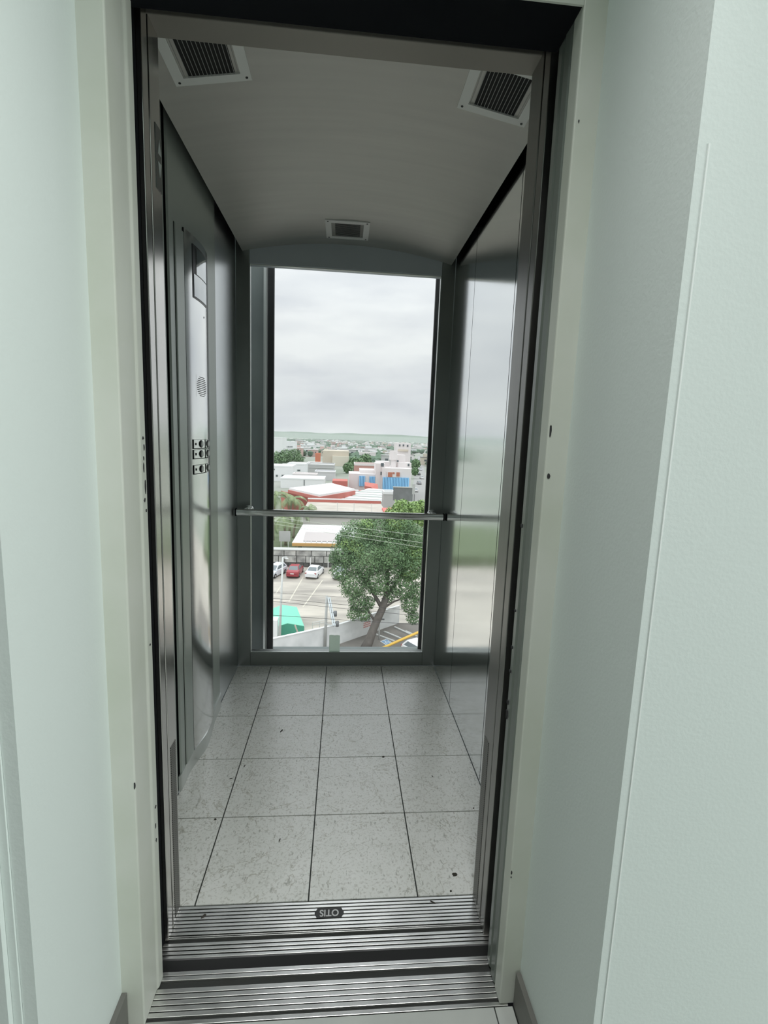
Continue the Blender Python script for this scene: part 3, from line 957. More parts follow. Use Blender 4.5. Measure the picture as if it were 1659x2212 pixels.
lp, lb, lt_ = pole('street_lamp', 'tall white street lamp post at the left of the parking lot', (603, 1402), (611, 1204), 40.5, 0.13, 0.07, M_POLE)
lp['category'] = 'street lamp'
MB().tube([lt_, lt_ + Vector((0.22, 0, 0.06)), lt_ + Vector((0.40, 0, 0.02))], 0.035, 8).build('arm', M_POLE, lp)
rings_ = []
for xx, rr in ((0.10, 0.03), (0.2, 0.11), (0.38, 0.13), (0.5, 0.03)):
    rings_.append([lt_ + Vector((xx, rr * math.cos(a), -0.03 - 0.18 * xx + 0.5 * rr * math.sin(a))) for a in [k * math.pi / 5 for k in range(10)]])
MB().loft(rings_).build('lamp_head', M_WHITE, lp, smooth=True)
MB().tube([lt_ + Vector((0, 0, -0.25)), lt_ + Vector((-0.52, -0.1, -0.95))], 0.016, 6).build('stay_wire', M_POLE, lp)

up_, ub, ut = pole('utility_pole', 'pale concrete utility pole with double crossarm over the boundary wall', (701, 1420), (706, 1287), 39.6, 0.15, 0.11, M_CONC)
up_['category'] = 'utility pole'
c0 = ut + Vector((0.10, -0.15, -0.10))
c1 = at(720, 1352, 37.6)
c0b, c1b = c0 + Vector((0.16, 0, 0.0)), c1 + Vector((0.16, 0, 0.0))
c1 = Vector((c1.x, c1.y, c1.z))
M_GALV = mat('galvanised_arm', (0.52, 0.56, 0.57), 0.45, 0.4)
MB().tube([c0, c1], 0.075, 6).build('crossarm', M_GALV, up_)
MB().tube([c0b, c1b], 0.075, 6).build('crossarm', M_GALV, up_)
for k in range(5):
    p = c0 + (c1 - c0) * (k + 0.5) / 5
    MB().tube([p + Vector((-0.03, 0, 0.03)), p + Vector((0.2, 0, 0.03))], 0.025, 6).build('spacer', M_CABLE, up_)
for k, off in enumerate((0.55, 0.9)):
    p = c0 + (c1 - c0) * off + Vector((0.38, 0, 0.05))
    MB().loft([[p + Vector((0.15 * math.cos(a), 0.15 * math.sin(a), z)) for a in [j * math.pi / 5 for j in range(10)]] for z in (-0.35, 0.10)]).build('switch_box', M_BILL, up_, smooth=True)
    MB().tube([p + Vector((-0.35, 0, 0.0)), p], 0.03, 6).build('switch_bracket', M_CABLE, up_)
MB().tube([c1 + Vector((0.08, 0, -0.05)), Vector((ub.x, ub.y, c1.z - 0.6))], 0.035, 6).build('brace', M_GALV, up_)

pole('wooden_pole', 'short leaning wooden pole in front of the boundary wall', (657, 1404), (637, 1350), 39.8, 0.075, 0.07, M_WOOD)
sg, sgb, sgt = pole('road_sign', 'small grey road sign on a thin post below the lamp', (618, 1404), (619, 1375), 39.7, 0.03, 0.03, M_CONC)
sg['category'] = 'sign'
sq = [at(612.5, 1394, 39.6), at(614, 1387, 39.6), at(624, 1370, 39.6), at(625, 1376, 39.6)]
MB().prism([(p.x, p.y, p.z) for p in sq], [(p.x, p.y + 0.03, p.z) for p in sq]).build('sign_board', M_GALV, sg)
gpole, _, gt_ = pole('signal_post', 'grey metal post with a dark hood beside the big tree', (818, 1396), (820, 1338), 41.5, 0.075, 0.07, M_CONC)
MB().tube([gt_ + Vector((-0.35, 0, 0.05)), gt_ + Vector((0.45, 0, 0.0))], [0.10, 0.07], 8).build('hood', M_BILL, gpole)

CABLES = [((560, 1284), (930, 1316), 36.6, 0.016, M_CABLE, 'upper dark cable crossing the parking lot'),
          ((560, 1290), (930, 1327), 36.4, 0.016, M_CABLE, 'second dark cable crossing the parking lot'),
          ((560, 1321), (930, 1345), 36.0, 0.018, M_CABLE, 'third dark cable passing the green canopy'),
          ((560, 1272), (930, 1296), 36.8, 0.009, M_CABLE, 'thin faint cable above the parking bays'),
          ((560, 1113), (930, 1168), 30.0, 0.012, M_CABLE2, 'upper pale cable running over the tree crown'),
          ((560, 1106), (930, 1152), 30.4, 0.012, M_CABLE2, 'pale cable highest over the tree crown'),
          ((560, 1119), (930, 1178), 29.6, 0.012, M_CABLE2, 'lowest pale cable running over the tree crown')]
for a, b, D, r_, m_, lab in CABLES:
    p, q = at(*a, D), at(*b, D)
    p = p + (p - q) * 1.5
    q = q + (q - p) * 0.6
    pts = [p + (q - p) * k / 8 - Vector((0, 0, 0.25 * math.sin(math.pi * k / 8))) for k in range(9)]
    tag(MB().tube(pts, r_, 5).build('power_cable', m_), lab, 'cable', 'overhead cables')

# ------------------------------------------------------------------ green canopy
gc = thing('green_canopy', 'green tarp canopy roof beside the street lamp', 'canopy', (gp(625, 1385).x, gp(625, 1385).y, GZ))
DF, DBK = 41.6, 46.0


def cz(px_, py_, D):
    return at(px_, py_, D)


f0, f1, f2 = at(560, 1367, DF), at(621, 1347, DF), at(657, 1353, DF)
b0, b1, b2 = at(560, 1327, DBK), at(609, 1307, DBK), at(641, 1312, DBK)
for nm, q4 in (('roof_slope', (f0, f1, b1, b0)), ('roof_slope', (f1, f2, b2, b1))):
    MB().prism([q for q in q4], [q + Vector((0, 0, 0.04)) for q in q4]).build(nm, M_GREEN1, gc)
lowz = GZ + 0.25
fr_ = [f0, f1, f2]
fs_ = [Vector((f2.x, f2.y, lowz)), Vector((f0.x, f0.y, lowz))]
MB().prism([p for p in fr_ + fs_], [p + Vector((0, 0.04, 0)) for p in fr_ + fs_]).build('front_net', M_GREEN2, gc)
for p in (f0, f2, b0, b2):
    MB().tube([Vector((p.x, p.y + 0.05, GZ)), Vector((p.x, p.y + 0.05, p.z))], 0.04, 6).build('post', M_POLE, gc)
kx0, kx1 = at(560, 1345, 40.3), at(599, 1340, 40.3)
tag(box('kiosk', kx0.x, kx1.x, 40.25, 41.2, GZ, kx1.z, M_BLDW), 'plain white kiosk wall at the left end of the boundary wall', 'kiosk')
bp0, bp1 = at(675, 1345, 43.5), at(703, 1339, 43.5)
bar = thing('parking_barrier', 'pale steel pipe barrier behind the boundary wall', 'barrier', (bp0.x, 43.5, GZ))
for dz in (0, -0.22):
    MB().tube([bp0 + Vector((0, 0, dz)), bp1 + Vector((0.3, 0, dz + 0.03))], 0.035, 6).build('rail', M_POLE, bar)
for p in (bp0, bp0 + (bp1 - bp0) * 0.55, bp1):
    MB().tube([Vector((p.x, p.y, GZ)), p], 0.035, 6).build('post', M_POLE, bar)

# ------------------------------------------------------------------ yellow boom, bays and accessible parking sign
y0, y1 = at(815, 1405, 38.6), at(935, 1352, 41.2)
yb_ = thing('yellow_boom', 'thick yellow steel pipe boom at the lower right', 'boom', (y0.x, y0.y, GZ))
MB().tube([y0, y1], 0.125, 12).build('pipe', M_YEL, yb_, smooth=True)
for t in (0.02, 0.98):
    p = y0 + (y1 - y0) * t
    MB().tube([Vector((p.x, p.y, GZ)), p], 0.09, 8).build('support', M_YEL, yb_)
sgn = [gp(821, 1386), gp(835, 1381), gp(850, 1391), gp(837, 1396)]
sgz = GZ + 0.04
M_SIGNB = mat('sign_blue', (0.16, 0.30, 0.46), 0.6)
ps = tag(MB().extrude_z([(p.x, p.y) for p in sgn][::-1], GZ + 0.03, sgz).build('parking_sign', M_WHITE), 'blue accessible parking marking painted on the ground', 'marking')
cs_ = sum((Vector((p.x, p.y)) for p in sgn), Vector((0, 0))) / 4
MB().extrude_z([((p.x - cs_.x) * 0.84 + cs_.x, (p.y - cs_.y) * 0.84 + cs_.y) for p in sgn][::-1], sgz, sgz + 0.006).build('blue_field', M_SIGNB, ps)
ex, ey = (Vector((sgn[2].x, sgn[2].y)) - Vector((sgn[1].x, sgn[1].y))) * 0.5, (Vector((sgn[0].x, sgn[0].y)) - Vector((sgn[1].x, sgn[1].y))) * 0.5


def sgp(u, v):
    q = cs_ + ex * u + ey * v
    return (q.x, q.y)


for nm, pl_ in (('head', [(-0.62 + 0.1 * math.cos(a), 0.05 + 0.1 * math.sin(a)) for a in [k * math.pi / 4 for k in range(8)]]),
                ('body', [(-0.5, -0.02), (-0.5, 0.14), (0.05, 0.14), (0.05, -0.35), (0.5, -0.45), (0.5, -0.58), (-0.05, -0.48), (-0.05, -0.02)]),
                ('wheel', [(0.15 + 0.36 * math.cos(a), 0.2 + 0.36 * math.sin(a)) for a in [math.pi * (0.1 + 1.15 * k / 8) for k in range(9)]] +
                          [(0.15 + 0.26 * math.cos(a), 0.2 + 0.26 * math.sin(a)) for a in [math.pi * (0.1 + 1.15 * k / 8) for k in range(8, -1, -1)]])):
    q = [sgp(u, v) for u, v in pl_]
    MB().prism([(x, y, sgz + 0.006) for x, y in q], [(x, y, sgz + 0.012) for x, y in q]).build('symbol_' + nm, M_WHITE, ps)
for a, b in (((812, 1372), (852, 1387)), ((830, 1366), (866, 1381)), ((852, 1356), (886, 1372)), ((876, 1365), (900, 1376))):
    p, q = gp(*a), gp(*b)
    d = (q - p).normalized()
    n_ = Vector((-d.y, d.x, 0)) * 0.10
    struct(MB().extrude_z([((p - n_).x, (p - n_).y), ((q - n_).x, (q - n_).y), ((q + n_).x, (q + n_).y), ((p + n_).x, (p + n_).y)], GZ + 0.03, GZ + 0.14)
           .build('trim_kerb', M_CONC), 'low concrete kerb between planting beds')

# ------------------------------------------------------------------ parked cars
CARS = {}


def make_car(name, label, color, loc, heading, hatch=False, detail=True):
    """saloon car, nose towards +y before turning; length 4.4, width 1.74"""
    t = thing(name, label, 'car', loc)
    t.rotation_euler.z = heading
    paint = mat('car_paint_' + '_'.join('%d' % (100 * c) for c in color), color, 0.25, 0.0, spec=0.6)

    def put(o, p=None):
        o.parent = p or t
        return o

    def sec(y, zb, zt, w0, w1, n=6):
        # body cross-section: lower width w0, shoulder width w1
        return [(-w0, y, zb), (w0, y, zb), (w0 + 0.03, y, zb + 0.22), (w1 + 0.03, y, (zb + zt) / 2 + 0.05), (w1, y, zt - 0.07), (w1 - 0.14, y, zt), (-w1 + 0.14, y, zt), (-w1, y, zt - 0.07), (-w1 - 0.03, y, (zb + zt) / 2 + 0.05), (-w0 - 0.03, y, zb + 0.22)]
    rear = 1.02 if not hatch else 0.98
    st = [(-2.18, 0.42, 0.72, 0.66, 0.66), (-2.12, 0.28, 0.92, 0.76, 0.74), (-1.95, 0.24, rear, 0.80, 0.78), (-1.35, 0.22, rear + 0.01, 0.82, 0.82), (-0.3, 0.20, 0.98, 0.82, 0.83),
          (0.75, 0.20, 0.96, 0.82, 0.82), (1.35, 0.22, 0.88, 0.81, 0.78), (1.95, 0.24, 0.76, 0.76, 0.70), (2.15, 0.32, 0.62, 0.66, 0.60)]
    body = put(MB().loft([sec(*s_) for s_ in st]).build('body', paint, smooth=True))
    body.modifiers.new('es', 'EDGE_SPLIT').split_angle = 0.9
    # cabin: belt line -> roof
    if hatch:
        yb0, yr0, yr1, yb1 = -2.05, -1.60, 0.10, 1.05
    else:
        yb0, yr0, yr1, yb1 = -1.62, -0.95, 0.12, 1.05
    zb_, zr = 0.95, 1.44
    wb_, wr2 = 0.76, 0.58
    B = [(-wb_, yb0, zb_), (wb_, yb0, zb_), (wb_, yb1, zb_), (-wb_, yb1, zb_)]
    T_ = [(-wr2, yr0, zr), (wr2, yr0, zr), (wr2, yr1, zr), (-wr2, yr1, zr)]
    cab = put(MB().prism(B, T_).build('cabin', paint))
    bv = cab.modifiers.new('bevel', 'BEVEL')
    bv.width, bv.segments = 0.06, 2

    def glass(name, q, inset=0.14, off=0.012):
        q = [Vector(p) for p in q]
        c = sum(q, Vector()) / 4
        n_ = (q[1] - q[0]).cross(q[3] - q[0]).normalized()
        if n_.dot(c - Vector((0, -0.3, 1.0))) < 0:
            n_ = -n_
        qi = [p + (c - p) * inset + n_ * off for p in q]
        put(MB().prism(qi, [p - n_ * 0.03 for p in qi]).build(name, MATS['car_window']))
    mat('car_window', (0.16, 0.19, 0.20), 0.12)
    glass('rear_window', (B[0], B[1], T_[1], T_[0]))
    glass('windscreen', (B[2], B[3], T_[3], T_[2]))
    glass('side_window', (B[1], B[2], T_[2], T_[1]), 0.2)
    glass('side_window', (B[3], B[0], T_[0], T_[3]), 0.2)
    tyre, hub = mat('tyre', (0.02, 0.02, 0.02), 0.8), mat('wheel_hub', (0.5, 0.5, 0.5), 0.4, 0.6)
    for sx in (-1, 1):
        for yy in (-1.32, 1.30):
            wv = MB().loft([[(x, yy + r * math.cos(a), 0.31 + r * math.sin(a)) for a in [k * math.pi / 8 for k in range(16)]] for x, r in
                            ((sx * 0.68, 0.29), (sx * 0.70, 0.31), (sx * 0.86, 0.31), (sx * 0.875, 0.28))])
            wo = put(wv.build('wheel', tyre))
            put(MB().loft([[(x, yy + 0.19 * math.cos(a), 0.31 + 0.19 * math.sin(a)) for a in [k * math.pi / 6 for k in range(12)]] for x in (sx * 0.86, sx * 0.882)]).build('hub_cap', hub), wo)
        put(MB().box(min(sx * 0.52, sx * 0.76), max(sx * 0.52, sx * 0.76), -2.155, -2.0, 0.72, 0.90).build('tail_light', mat('tail_red', (0.35, 0.05, 0.05), 0.3)))
        put(MB().box(min(sx * 0.42, sx * 0.66), max(sx * 0.42, sx * 0.66), 1.96, 2.12, 0.58, 0.70).build('headlight', mat('lamp_clear', (0.7, 0.72, 0.74), 0.15)))
        put(MB().box(min(sx * 0.80, sx * 0.95), max(sx * 0.80, sx * 0.95), 0.70, 0.82, 0.92, 1.04).build('mirror', paint))
    put(MB().box(-0.24, 0.24, -2.195, -2.15, 0.62, 0.74).build('licence_plate', M_WHITE))
    put(MB().box(-0.7, 0.7, -2.22, -2.05, 0.34, 0.50).build('rear_bumper', paint))
    put(MB().box(-0.62, 0.62, 2.05, 2.20, 0.30, 0.46).build('front_bumper', paint))
    return t


def park(px_, py_, dy=0.0):
    p = gp(px_, py_)
    return (p.x, p.y + dy, GZ)


make_car('parked_car', 'dark red saloon car parked with its rear to the viewer', (0.34, 0.04, 0.055), park(634, 1251, 2.3), -0.10)
make_car('parked_car', 'white saloon car with its rear to the viewer, right of the red car', (0.80, 0.81, 0.82), park(678, 1253, 2.3), -0.22)
make_car('parked_car', 'silver white hatchback parked nose out at the left window edge', (0.72, 0.76, 0.80), park(588, 1253, 2.4), math.pi - 0.38, True)
make_car('parked_car', 'white car half hidden behind the tree leaves', (0.79, 0.80, 0.81), park(736, 1256, 2.4), math.pi - 0.15, True)
make_car('parked_car', 'white car cut off by the lower right corner of the window', (0.82, 0.83, 0.83), park(915, 1432, 0.4), math.pi + 0.55, True)

# ------------------------------------------------------------------ stone retaining wall behind the cars
DWL = gp(650, 1226).y + 0.3
sl, sr = at(560, 1226, DWL).x, at(745, 1226, DWL).x
ztop = at(640, 1187.5, DWL).z
rw = thing('retaining_wall', 'dark stained stone block retaining wall behind the parked cars', 'wall', ((sl + sr) / 2, DWL, GZ))
box('core', sl, sr, DWL + 0.12, DWL + 1.4, GZ, ztop - 0.02, M_STONED, rw)
nr, z0_ = 3, GZ
hts = [(0.0, 0.62), (0.62, 1.62), (1.62, ztop - GZ - 0.12)]
for k, (a, b) in enumerate(hts):
    x = sl + (k % 2) * 0.5
    while x < sr - 0.3:
        wd = random.choice((1.3, 1.7, 2.2, 0.9)) if k else random.choice((0.8, 1.1))
        x1_ = min(x + wd, sr)
        box('stone_block', x + 0.06, x1_ - 0.06, DWL + random.uniform(-0.02, 0.06), DWL + 0.16, GZ + a + 0.05, GZ + b - 0.05, M_STONE if k else M_STONED, rw)
        x = x1_
box('coping', sl, sr, DWL - 0.06, DWL + 1.4, ztop - 0.12, ztop, M_CONC, rw)
for px_ in (591, 671, 709):
    p = at(px_, 1215, DWL)
    tag(MB().tube([Vector((p.x, DWL - 0.5, GZ)), Vector((p.x, DWL - 0.5, GZ + 1.25 + 0.3 * (px_ > 600)))], 0.06, 8).build('bollard', M_WWALL),
        {591: 'white post left of the hatchback', 671: 'white post right of the red car', 709: 'white post right of the white saloon'}[px_], 'bollard', 'white posts along the stone wall')

# ground of the raised garden behind the stone wall
ZG = ztop - 0.9
struct(box('ground_garden', sl - 20, sr + 30, DWL + 1.4, 96, GZ, ZG, mat('garden_grass', (0.16, 0.20, 0.11), 0.95, noise=(0.10, 0.13, 0.07), scale=0.5)), 'raised grassy garden behind the stone wall')

# ------------------------------------------------------------------ low house with white pitched roof and orange eaves
DH = DWL + 3.6
h = thing('pitched_roof_house', 'low white house with sloping white roof and orange eaves', 'house', (at(690, 1190, DH).x, DH, ZG))
e0, e1 = at(631, 1172, DH), at(760, 1178, DH)
r0, r1 = at(654, 1135, DH + 6.5), at(775, 1139, DH + 6.5)
ez = at(680, 1175, DH).z
rz = max(r0.z, ez + 1.1)
P4 = [Vector((e0.x, DH, ez)), Vector((e1.x, DH, ez)), Vector((r1.x, DH + 6.5, r0.z)), Vector((r0.x, DH + 6.5, r0.z))]
MB().prism(P4, [p + Vector((0, 0, 0.14)) for p in P4]).build('roof', M_BLDW, h)
box('eave', e0.x, e1.x, DH - 0.08, DH + 0.12, ez - 0.36, ez + 0.10, M_ORANGE, h)
wx0 = at(652, 1185, DH + 0.6).x
box('wall', wx0, e1.x - 0.2, DH + 0.6, DH + 6.0, ZG, ez, M_BLDW, h)
box('porch_post', at(641, 1185, DH).x, at(643, 1185, DH).x, DH + 0.2, DH + 0.4, ZG, ez, M_BLDT, h)
s0, s1 = at(658, 1152, DH + 2.2), at(724, 1170, DH + 0.3)
k0 = (0.3 / 6.5, 3.2 / 6.5)


def roofz(y):
    return ez + 0.14 + (r0.z - ez) * (y - DH) / 6.5


ya_, yb2 = DH + 0.35, DH + 3.4
Q4 = [Vector((at(655, 1168, ya_).x, ya_, roofz(ya_))), Vector((s1.x, ya_, roofz(ya_))), Vector((s1.x, yb2, roofz(yb2))), Vector((at(660, 1152, yb2).x, yb2, roofz(yb2)))]
MB().prism(Q4, [p + Vector((0, 0, 0.18)) for p in Q4]).build('raised_roof', mat('rose_roof_sheet', (0.50, 0.46, 0.45), 0.8), h)
for k in range(6):
    x = Q4[0].x + (Q4[1].x - Q4[0].x) * (k + 0.5) / 6
    box('rafter_end', x - 0.06, x + 0.06, ya_ - 0.5, ya_, roofz(ya_) + 0.02, roofz(ya_) + 0.14, M_BLDW, h)
# grey notice board on posts among the palms
nb0, nb1 = at(603, 1147, DH + 1.5), at(627, 1170, DH + 1.5)
nb = thing('notice_board', 'blank grey board on posts under the palms', 'board', ((nb0.x + nb1.x) / 2, DH + 1.5, ZG))
box('panel', nb0.x, nb1.x, DH + 1.5, DH + 1.6, nb1.z, nb0.z, M_BLDG, nb)
for x in (nb0.x + 0.3, nb1.x - 0.3):
    box('post', x - 0.06, x + 0.06, DH + 1.52, DH + 1.62, ZG, nb1.z, M_POLE, nb)

# ------------------------------------------------------------------ palms


def make_palm(label, base, height, lean, nf, fl, seed):
    rg = random.Random(seed)
    t = thing('palm_tree', label, 'palm', base, 'palms behind the stone wall')
    top = Vector((lean[0], lean[1], height))
    path = [Vector((lean[0] * (s / 6) ** 2, lean[1] * (s / 6) ** 2, height * s / 6)) for s in range(7)]
    o = MB().tube(path, [0.24, 0.2, 0.18, 0.17, 0.16, 0.16, 0.18], 8).build('trunk', M_PALMT, smooth=True)
    o.parent = t
    for k in range(nf):
        az = 2 * math.pi * k / nf + rg.uniform(-0.2, 0.2)
        el = rg.uniform(-0.3, 1.1)
        L = fl * rg.uniform(0.85, 1.1)
        mb = MB()
        pts = []
        p = Vector((0, 0, 0))
        ang = el
        nst = 9
        for s in range(nst + 1):
            pts.append(p.copy())
            p = p + Vector((math.cos(ang) * math.cos(az), math.cos(ang) * math.sin(az), math.sin(ang))) * L / nst
            ang -= 0.24
        side = Vector((-math.sin(az), math.cos(az), 0))
        for s in range(nst):
            a, b = pts[s], pts[s + 1]
            wd = 0.75 * math.sin(math.pi * (0.12 + 0.85 * s / nst)) * fl / 3
            for sgn_ in (-1, 1):
                for u in (0.0, 0.5):
                    q = a + (b - a) * u
                    q2 = a + (b - a) * (u + 0.42)
                    tip = q + (b - a) * 1.1 + side * sgn_ * wd + Vector((0, 0, -0.45 * wd))
                    mb.add([q, q2, tip], [(0, 1, 2)])
        mb.tube(pts, 0.03, 4)
        o = mb.build('frond', M_PALM)
        o.parent = t
        o.location = top
    return t


def palm_at(px_, py_top, D, label, nf, fl, seed, lean=(0.3, 0)):
    p = at(px_, py_top, D)
    make_palm(label, (p.x - lean[0], D - lean[1], ZG), p.z - ZG, lean, nf, fl, seed)


palm_at(594, 1072, DH + 7.0, 'coconut palm cut by the left window edge', 16, 3.3, 1)
palm_at(630, 1080, DH + 13.5, 'tallest coconut palm crown above the rail', 18, 3.2, 2)
palm_at(668, 1098, DH + 17.5, 'small palm right of the tallest palm', 13, 2.4, 3)
palm_at(612, 1118, DH + 3.4, 'low palm behind the grey notice board', 16, 3.0, 4, (-0.4, 0.2))
palm_at(646, 1112, DH + 9.0, 'leaning palm beside the sloping roof', 12, 2.6, 5, (0.9, 0.0))

# ------------------------------------------------------------------ broadleaf trees


def leaf_cloud(lobes, count, size, rg):
    """small leaf quads spread through overlapping ellipsoid lobes"""
    vol = np.array([(l[3] * l[4] * l[5]) ** 0.75 for l in lobes])
    ids = rg.choice(len(lobes), size=count, p=vol / vol.sum())
    d = rg.normal(size=(count, 3))
    d /= np.linalg.norm(d, axis=1)[:, None]
    rad = rg.uniform(0.35, 1.0, size=count) ** 0.5
    L = np.array(lobes)
    clump = 1 + 0.22 * np.sin(d[:, 0] * 7 + ids) * np.sin(d[:, 1] * 6 + 2 * ids) * np.sin(d[:, 2] * 7)
    c = L[ids, :3] + d * L[ids, 3:6] * (rad * clump)[:, None]
    n = d + rg.normal(scale=0.7, size=(count, 3)) + np.array([0, 0, 0.5])
    n /= np.linalg.norm(n, axis=1)[:, None]
    a = np.cross(n, rg.normal(size=(count, 3)))
    a /= np.linalg.norm(a, axis=1)[:, None]
    b = np.cross(n, a)
    s1 = (size * rg.uniform(0.6, 1.3, size=count))[:, None]
    v = np.stack([c - a * s1, c + b * s1 * 0.45, c + a * s1, c - b * s1 * 0.45], axis=1).reshape(-1, 3)
    f = np.arange(4 * count).reshape(-1, 4)
    return v, f


def raw_mesh(name, v, f, m, parent=None):
    me = bpy.data.meshes.new(name)
    me.from_pydata(v.tolist(), [], f.tolist())
    me.materials.append(m)
    o = bpy.data.objects.new(name, me)
    COL.objects.link(o)
    if parent:
        o.parent = parent
        o.location = -Vector(parent.location)
    return o


def lobe(px_, py_, D, rpx, ry=None):
    p = at(px_, py_, D)
    r_ = rpx * (D + 2.66) / F_PX
    return (p.x, p.y, p.z, r_, ry or r_, r_)


tb = gp(788, 1404)
DT = tb.y
tr = thing('big_tree', 'large broadleaf tree with a leaning dark trunk over the boundary wall', 'tree', (tb.x, tb.y, GZ))
tk = [tb, at(797, 1385, DT + 0.3), at(812, 1345, DT + 0.9), at(826, 1315, DT + 1.5), at(834, 1290, DT + 2.0)]
MB().tube(tk, [0.5, 0.42, 0.36, 0.33, 0.30], 12).build('trunk', M_BARK, tr, smooth=True)
for br, rr in (([tk[3], at(800, 1270, DT + 2.2), at(770, 1225, DT + 2.4), at(755, 1190, DT + 2.6)], 0.2),
               ([tk[4], at(838, 1240, DT + 2.6), at(830, 1190, DT + 3.0), at(828, 1150, DT + 3.4)], 0.22),
               ([tk[4], at(862, 1250, DT + 3.0), at(882, 1200, DT + 3.2), at(890, 1160, DT + 3.4)], 0.18),
               ([tk[2], at(795, 1320, DT + 1.6), at(775, 1300, DT + 1.8), at(768, 1282, DT + 1.9)], 0.12),
               ([tk[3], at(850, 1300, DT + 1.8), at(876, 1290, DT + 2.0), at(886, 1310, DT + 2.0)], 0.12)):
    MB().tube(br, [rr, rr * 0.75, rr * 0.5, rr * 0.25], 8).build('branch', M_BARK, tr, smooth=True)
LB = [lobe(770, 1160, DT + 3, 40), lobe(815, 1145, DT + 3.5, 38), lobe(862, 1140, DT + 3.6, 36), lobe(895, 1165, DT + 3.5, 34), lobe(745, 1195, DT + 2.6, 32),
      lobe(790, 1205, DT + 2.4, 46), lobe(845, 1200, DT + 2.6, 46), lobe(890, 1220, DT + 2.8, 38), lobe(735, 1232, DT + 2.4, 24), lobe(765, 1262, DT + 2.0, 34),
      lobe(815, 1255, DT + 2.2, 34), lobe(870, 1265, DT + 2.4, 32), lobe(775, 1300, DT + 1.8, 24), lobe(765, 1325, DT + 1.6, 17), lobe(788, 1328, DT + 1.6, 16), lobe(797, 1302, DT + 1.8, 16),
      lobe(885, 1305, DT + 2.0, 22), lobe(893, 1335, DT + 2.0, 17), lobe(840, 1288, DT + 2.2, 16), lobe(905, 1280, DT + 2.6, 26), lobe(722, 1205, DT + 2.5, 14), lobe(742, 1165, DT + 2.8, 20)]
v, f = leaf_cloud(LB, 42000, 0.105, RNG)
fo = raw_mesh('foliage', v, f, M_LEAF, tr)
fo['kind'] = 'stuff'
v, f = leaf_cloud([lobe(790, 1140, DT + 3.0, 22), lobe(855, 1128, DT + 3.4, 26), lobe(898, 1200, DT + 3.0, 26), lobe(885, 1235, DT + 2.6, 22), lobe(770, 1185, DT + 2.2, 22), lobe(750, 1175, DT + 2.4, 18)], 4200, 0.12, RNG)
fo = raw_mesh('young_foliage', v, f, M_LEAF2, tr)
fo['kind'] = 'stuff'

p2 = at(870, 1120, DWL + 12)
t2 = thing('round_tree', 'light green round tree crown beyond the big tree, right of the rail', 'tree', (p2.x, p2.y, ZG))
MB().tube([Vector((p2.x, p2.y, ZG)), Vector((p2.x, p2.y, p2.z + 1))], [0.35, 0.22], 8).build('trunk', M_BARK, t2)
v, f = leaf_cloud([lobe(868, 1098, DWL + 12, 20), lobe(845, 1108, DWL + 12, 14), lobe(895, 1100, DWL + 12, 18), lobe(912, 1094, DWL + 12, 15), lobe(880, 1118, DWL + 12, 24), lobe(915, 1120, DWL + 12, 18)], 5200, 0.26, RNG)
fo = raw_mesh('foliage', v, f, M_LEAF2, t2)
fo['kind'] = 'stuff'

# ------------------------------------------------------------------ buildings


FOOT = []


def bld(name, label, px0, px1, pyt, D, depth, m, roof=None, zb=None, wins=(), pyb=None, cat='building', group=None, parapet=True, winmat=None, x_ext=0):
    a, b = at(px0, pyt, D), at(px1, pyt, D)
    zt = at((px0 + px1) / 2, pyt, D).z
    z0 = GZ - 0.12 if zb is None else zb
    t = thing(name, label, cat, ((a.x + b.x) / 2, D, z0), group)
    box('wall', a.x - x_ext, b.x, D, D + depth, z0, zt, m, t)
    FOOT.append(((a.x - x_ext + b.x) / 2, D, b.x - a.x + x_ext, depth))
    if parapet:
        h_ = min(0.9, 0.06 * (zt - z0) + 0.25)
        pr = MB()
        pr.box(a.x - x_ext - 0.1, b.x + 0.1, D - 0.1, D + 0.2, zt, zt + h_).box(a.x - x_ext - 0.1, a.x - x_ext + 0.2, D + 0.2, D + depth, zt, zt + h_).box(b.x - 0.2, b.x + 0.1, D + 0.2, D + depth, zt, zt + h_)
        pr.box(a.x - x_ext + 0.2, b.x - 0.2, D + depth - 0.3, D + depth, zt, zt + h_)
        pr.build('parapet', roof or m, t)
    for (wx0, wy0, wx1, wy1) in wins:
        p, q = at(wx0, wy0, D), at(wx1, wy1, D)
        wn = box('window', p.x, q.x, D - 0.12, D + 0.05, q.z, p.z, M_BLDW if winmat else M_CONC, t)
        ins = min(0.12, (q.x - p.x) * 0.12)
        box('pane', p.x + ins, q.x - ins, D - 0.16, D - 0.11, q.z + ins, p.z - ins, winmat or M_WIN, wn)
    return t


# flat dusty roof building just above the handrail
rf0, rf1 = gp(655, 1107, GZ + 5.2), gp(832, 1110, GZ + 5.2)
rb0 = gp(690, 1086, GZ + 5.2)
t = thing('flat_roof_shed', 'long low building with a dusty beige flat roof', 'building', ((rf0.x + rf1.x) / 2, rf0.y, GZ - 0.12))
box('wall', rf0.x, rf1.x, rf0.y, rb0.y, GZ - 0.12, GZ + 5.2, M_BLDP, t)
box('roof', rf0.x - 0.2, rf1.x + 0.2, rf0.y - 0.2, rb0.y, GZ + 5.2, GZ + 5.32, M_ROOFB, t)
box('red_band', rf0.x - 0.25, rf1.x + 0.25, rf0.y - 0.3, rf0.y - 0.2, GZ + 4.5, GZ + 5.1, M_REDW, t)
box('rear_parapet', rf0.x - 0.2, rf1.x + 0.2, rb0.y, rb0.y + 0.3, GZ - 0.12, GZ + 5.9, M_REDW, t)
box('rear_coping', rf0.x - 0.2, rf1.x + 0.2, rb0.y - 0.05, rb0.y + 0.35, GZ + 5.9, GZ + 6.1, M_BLDW, t)
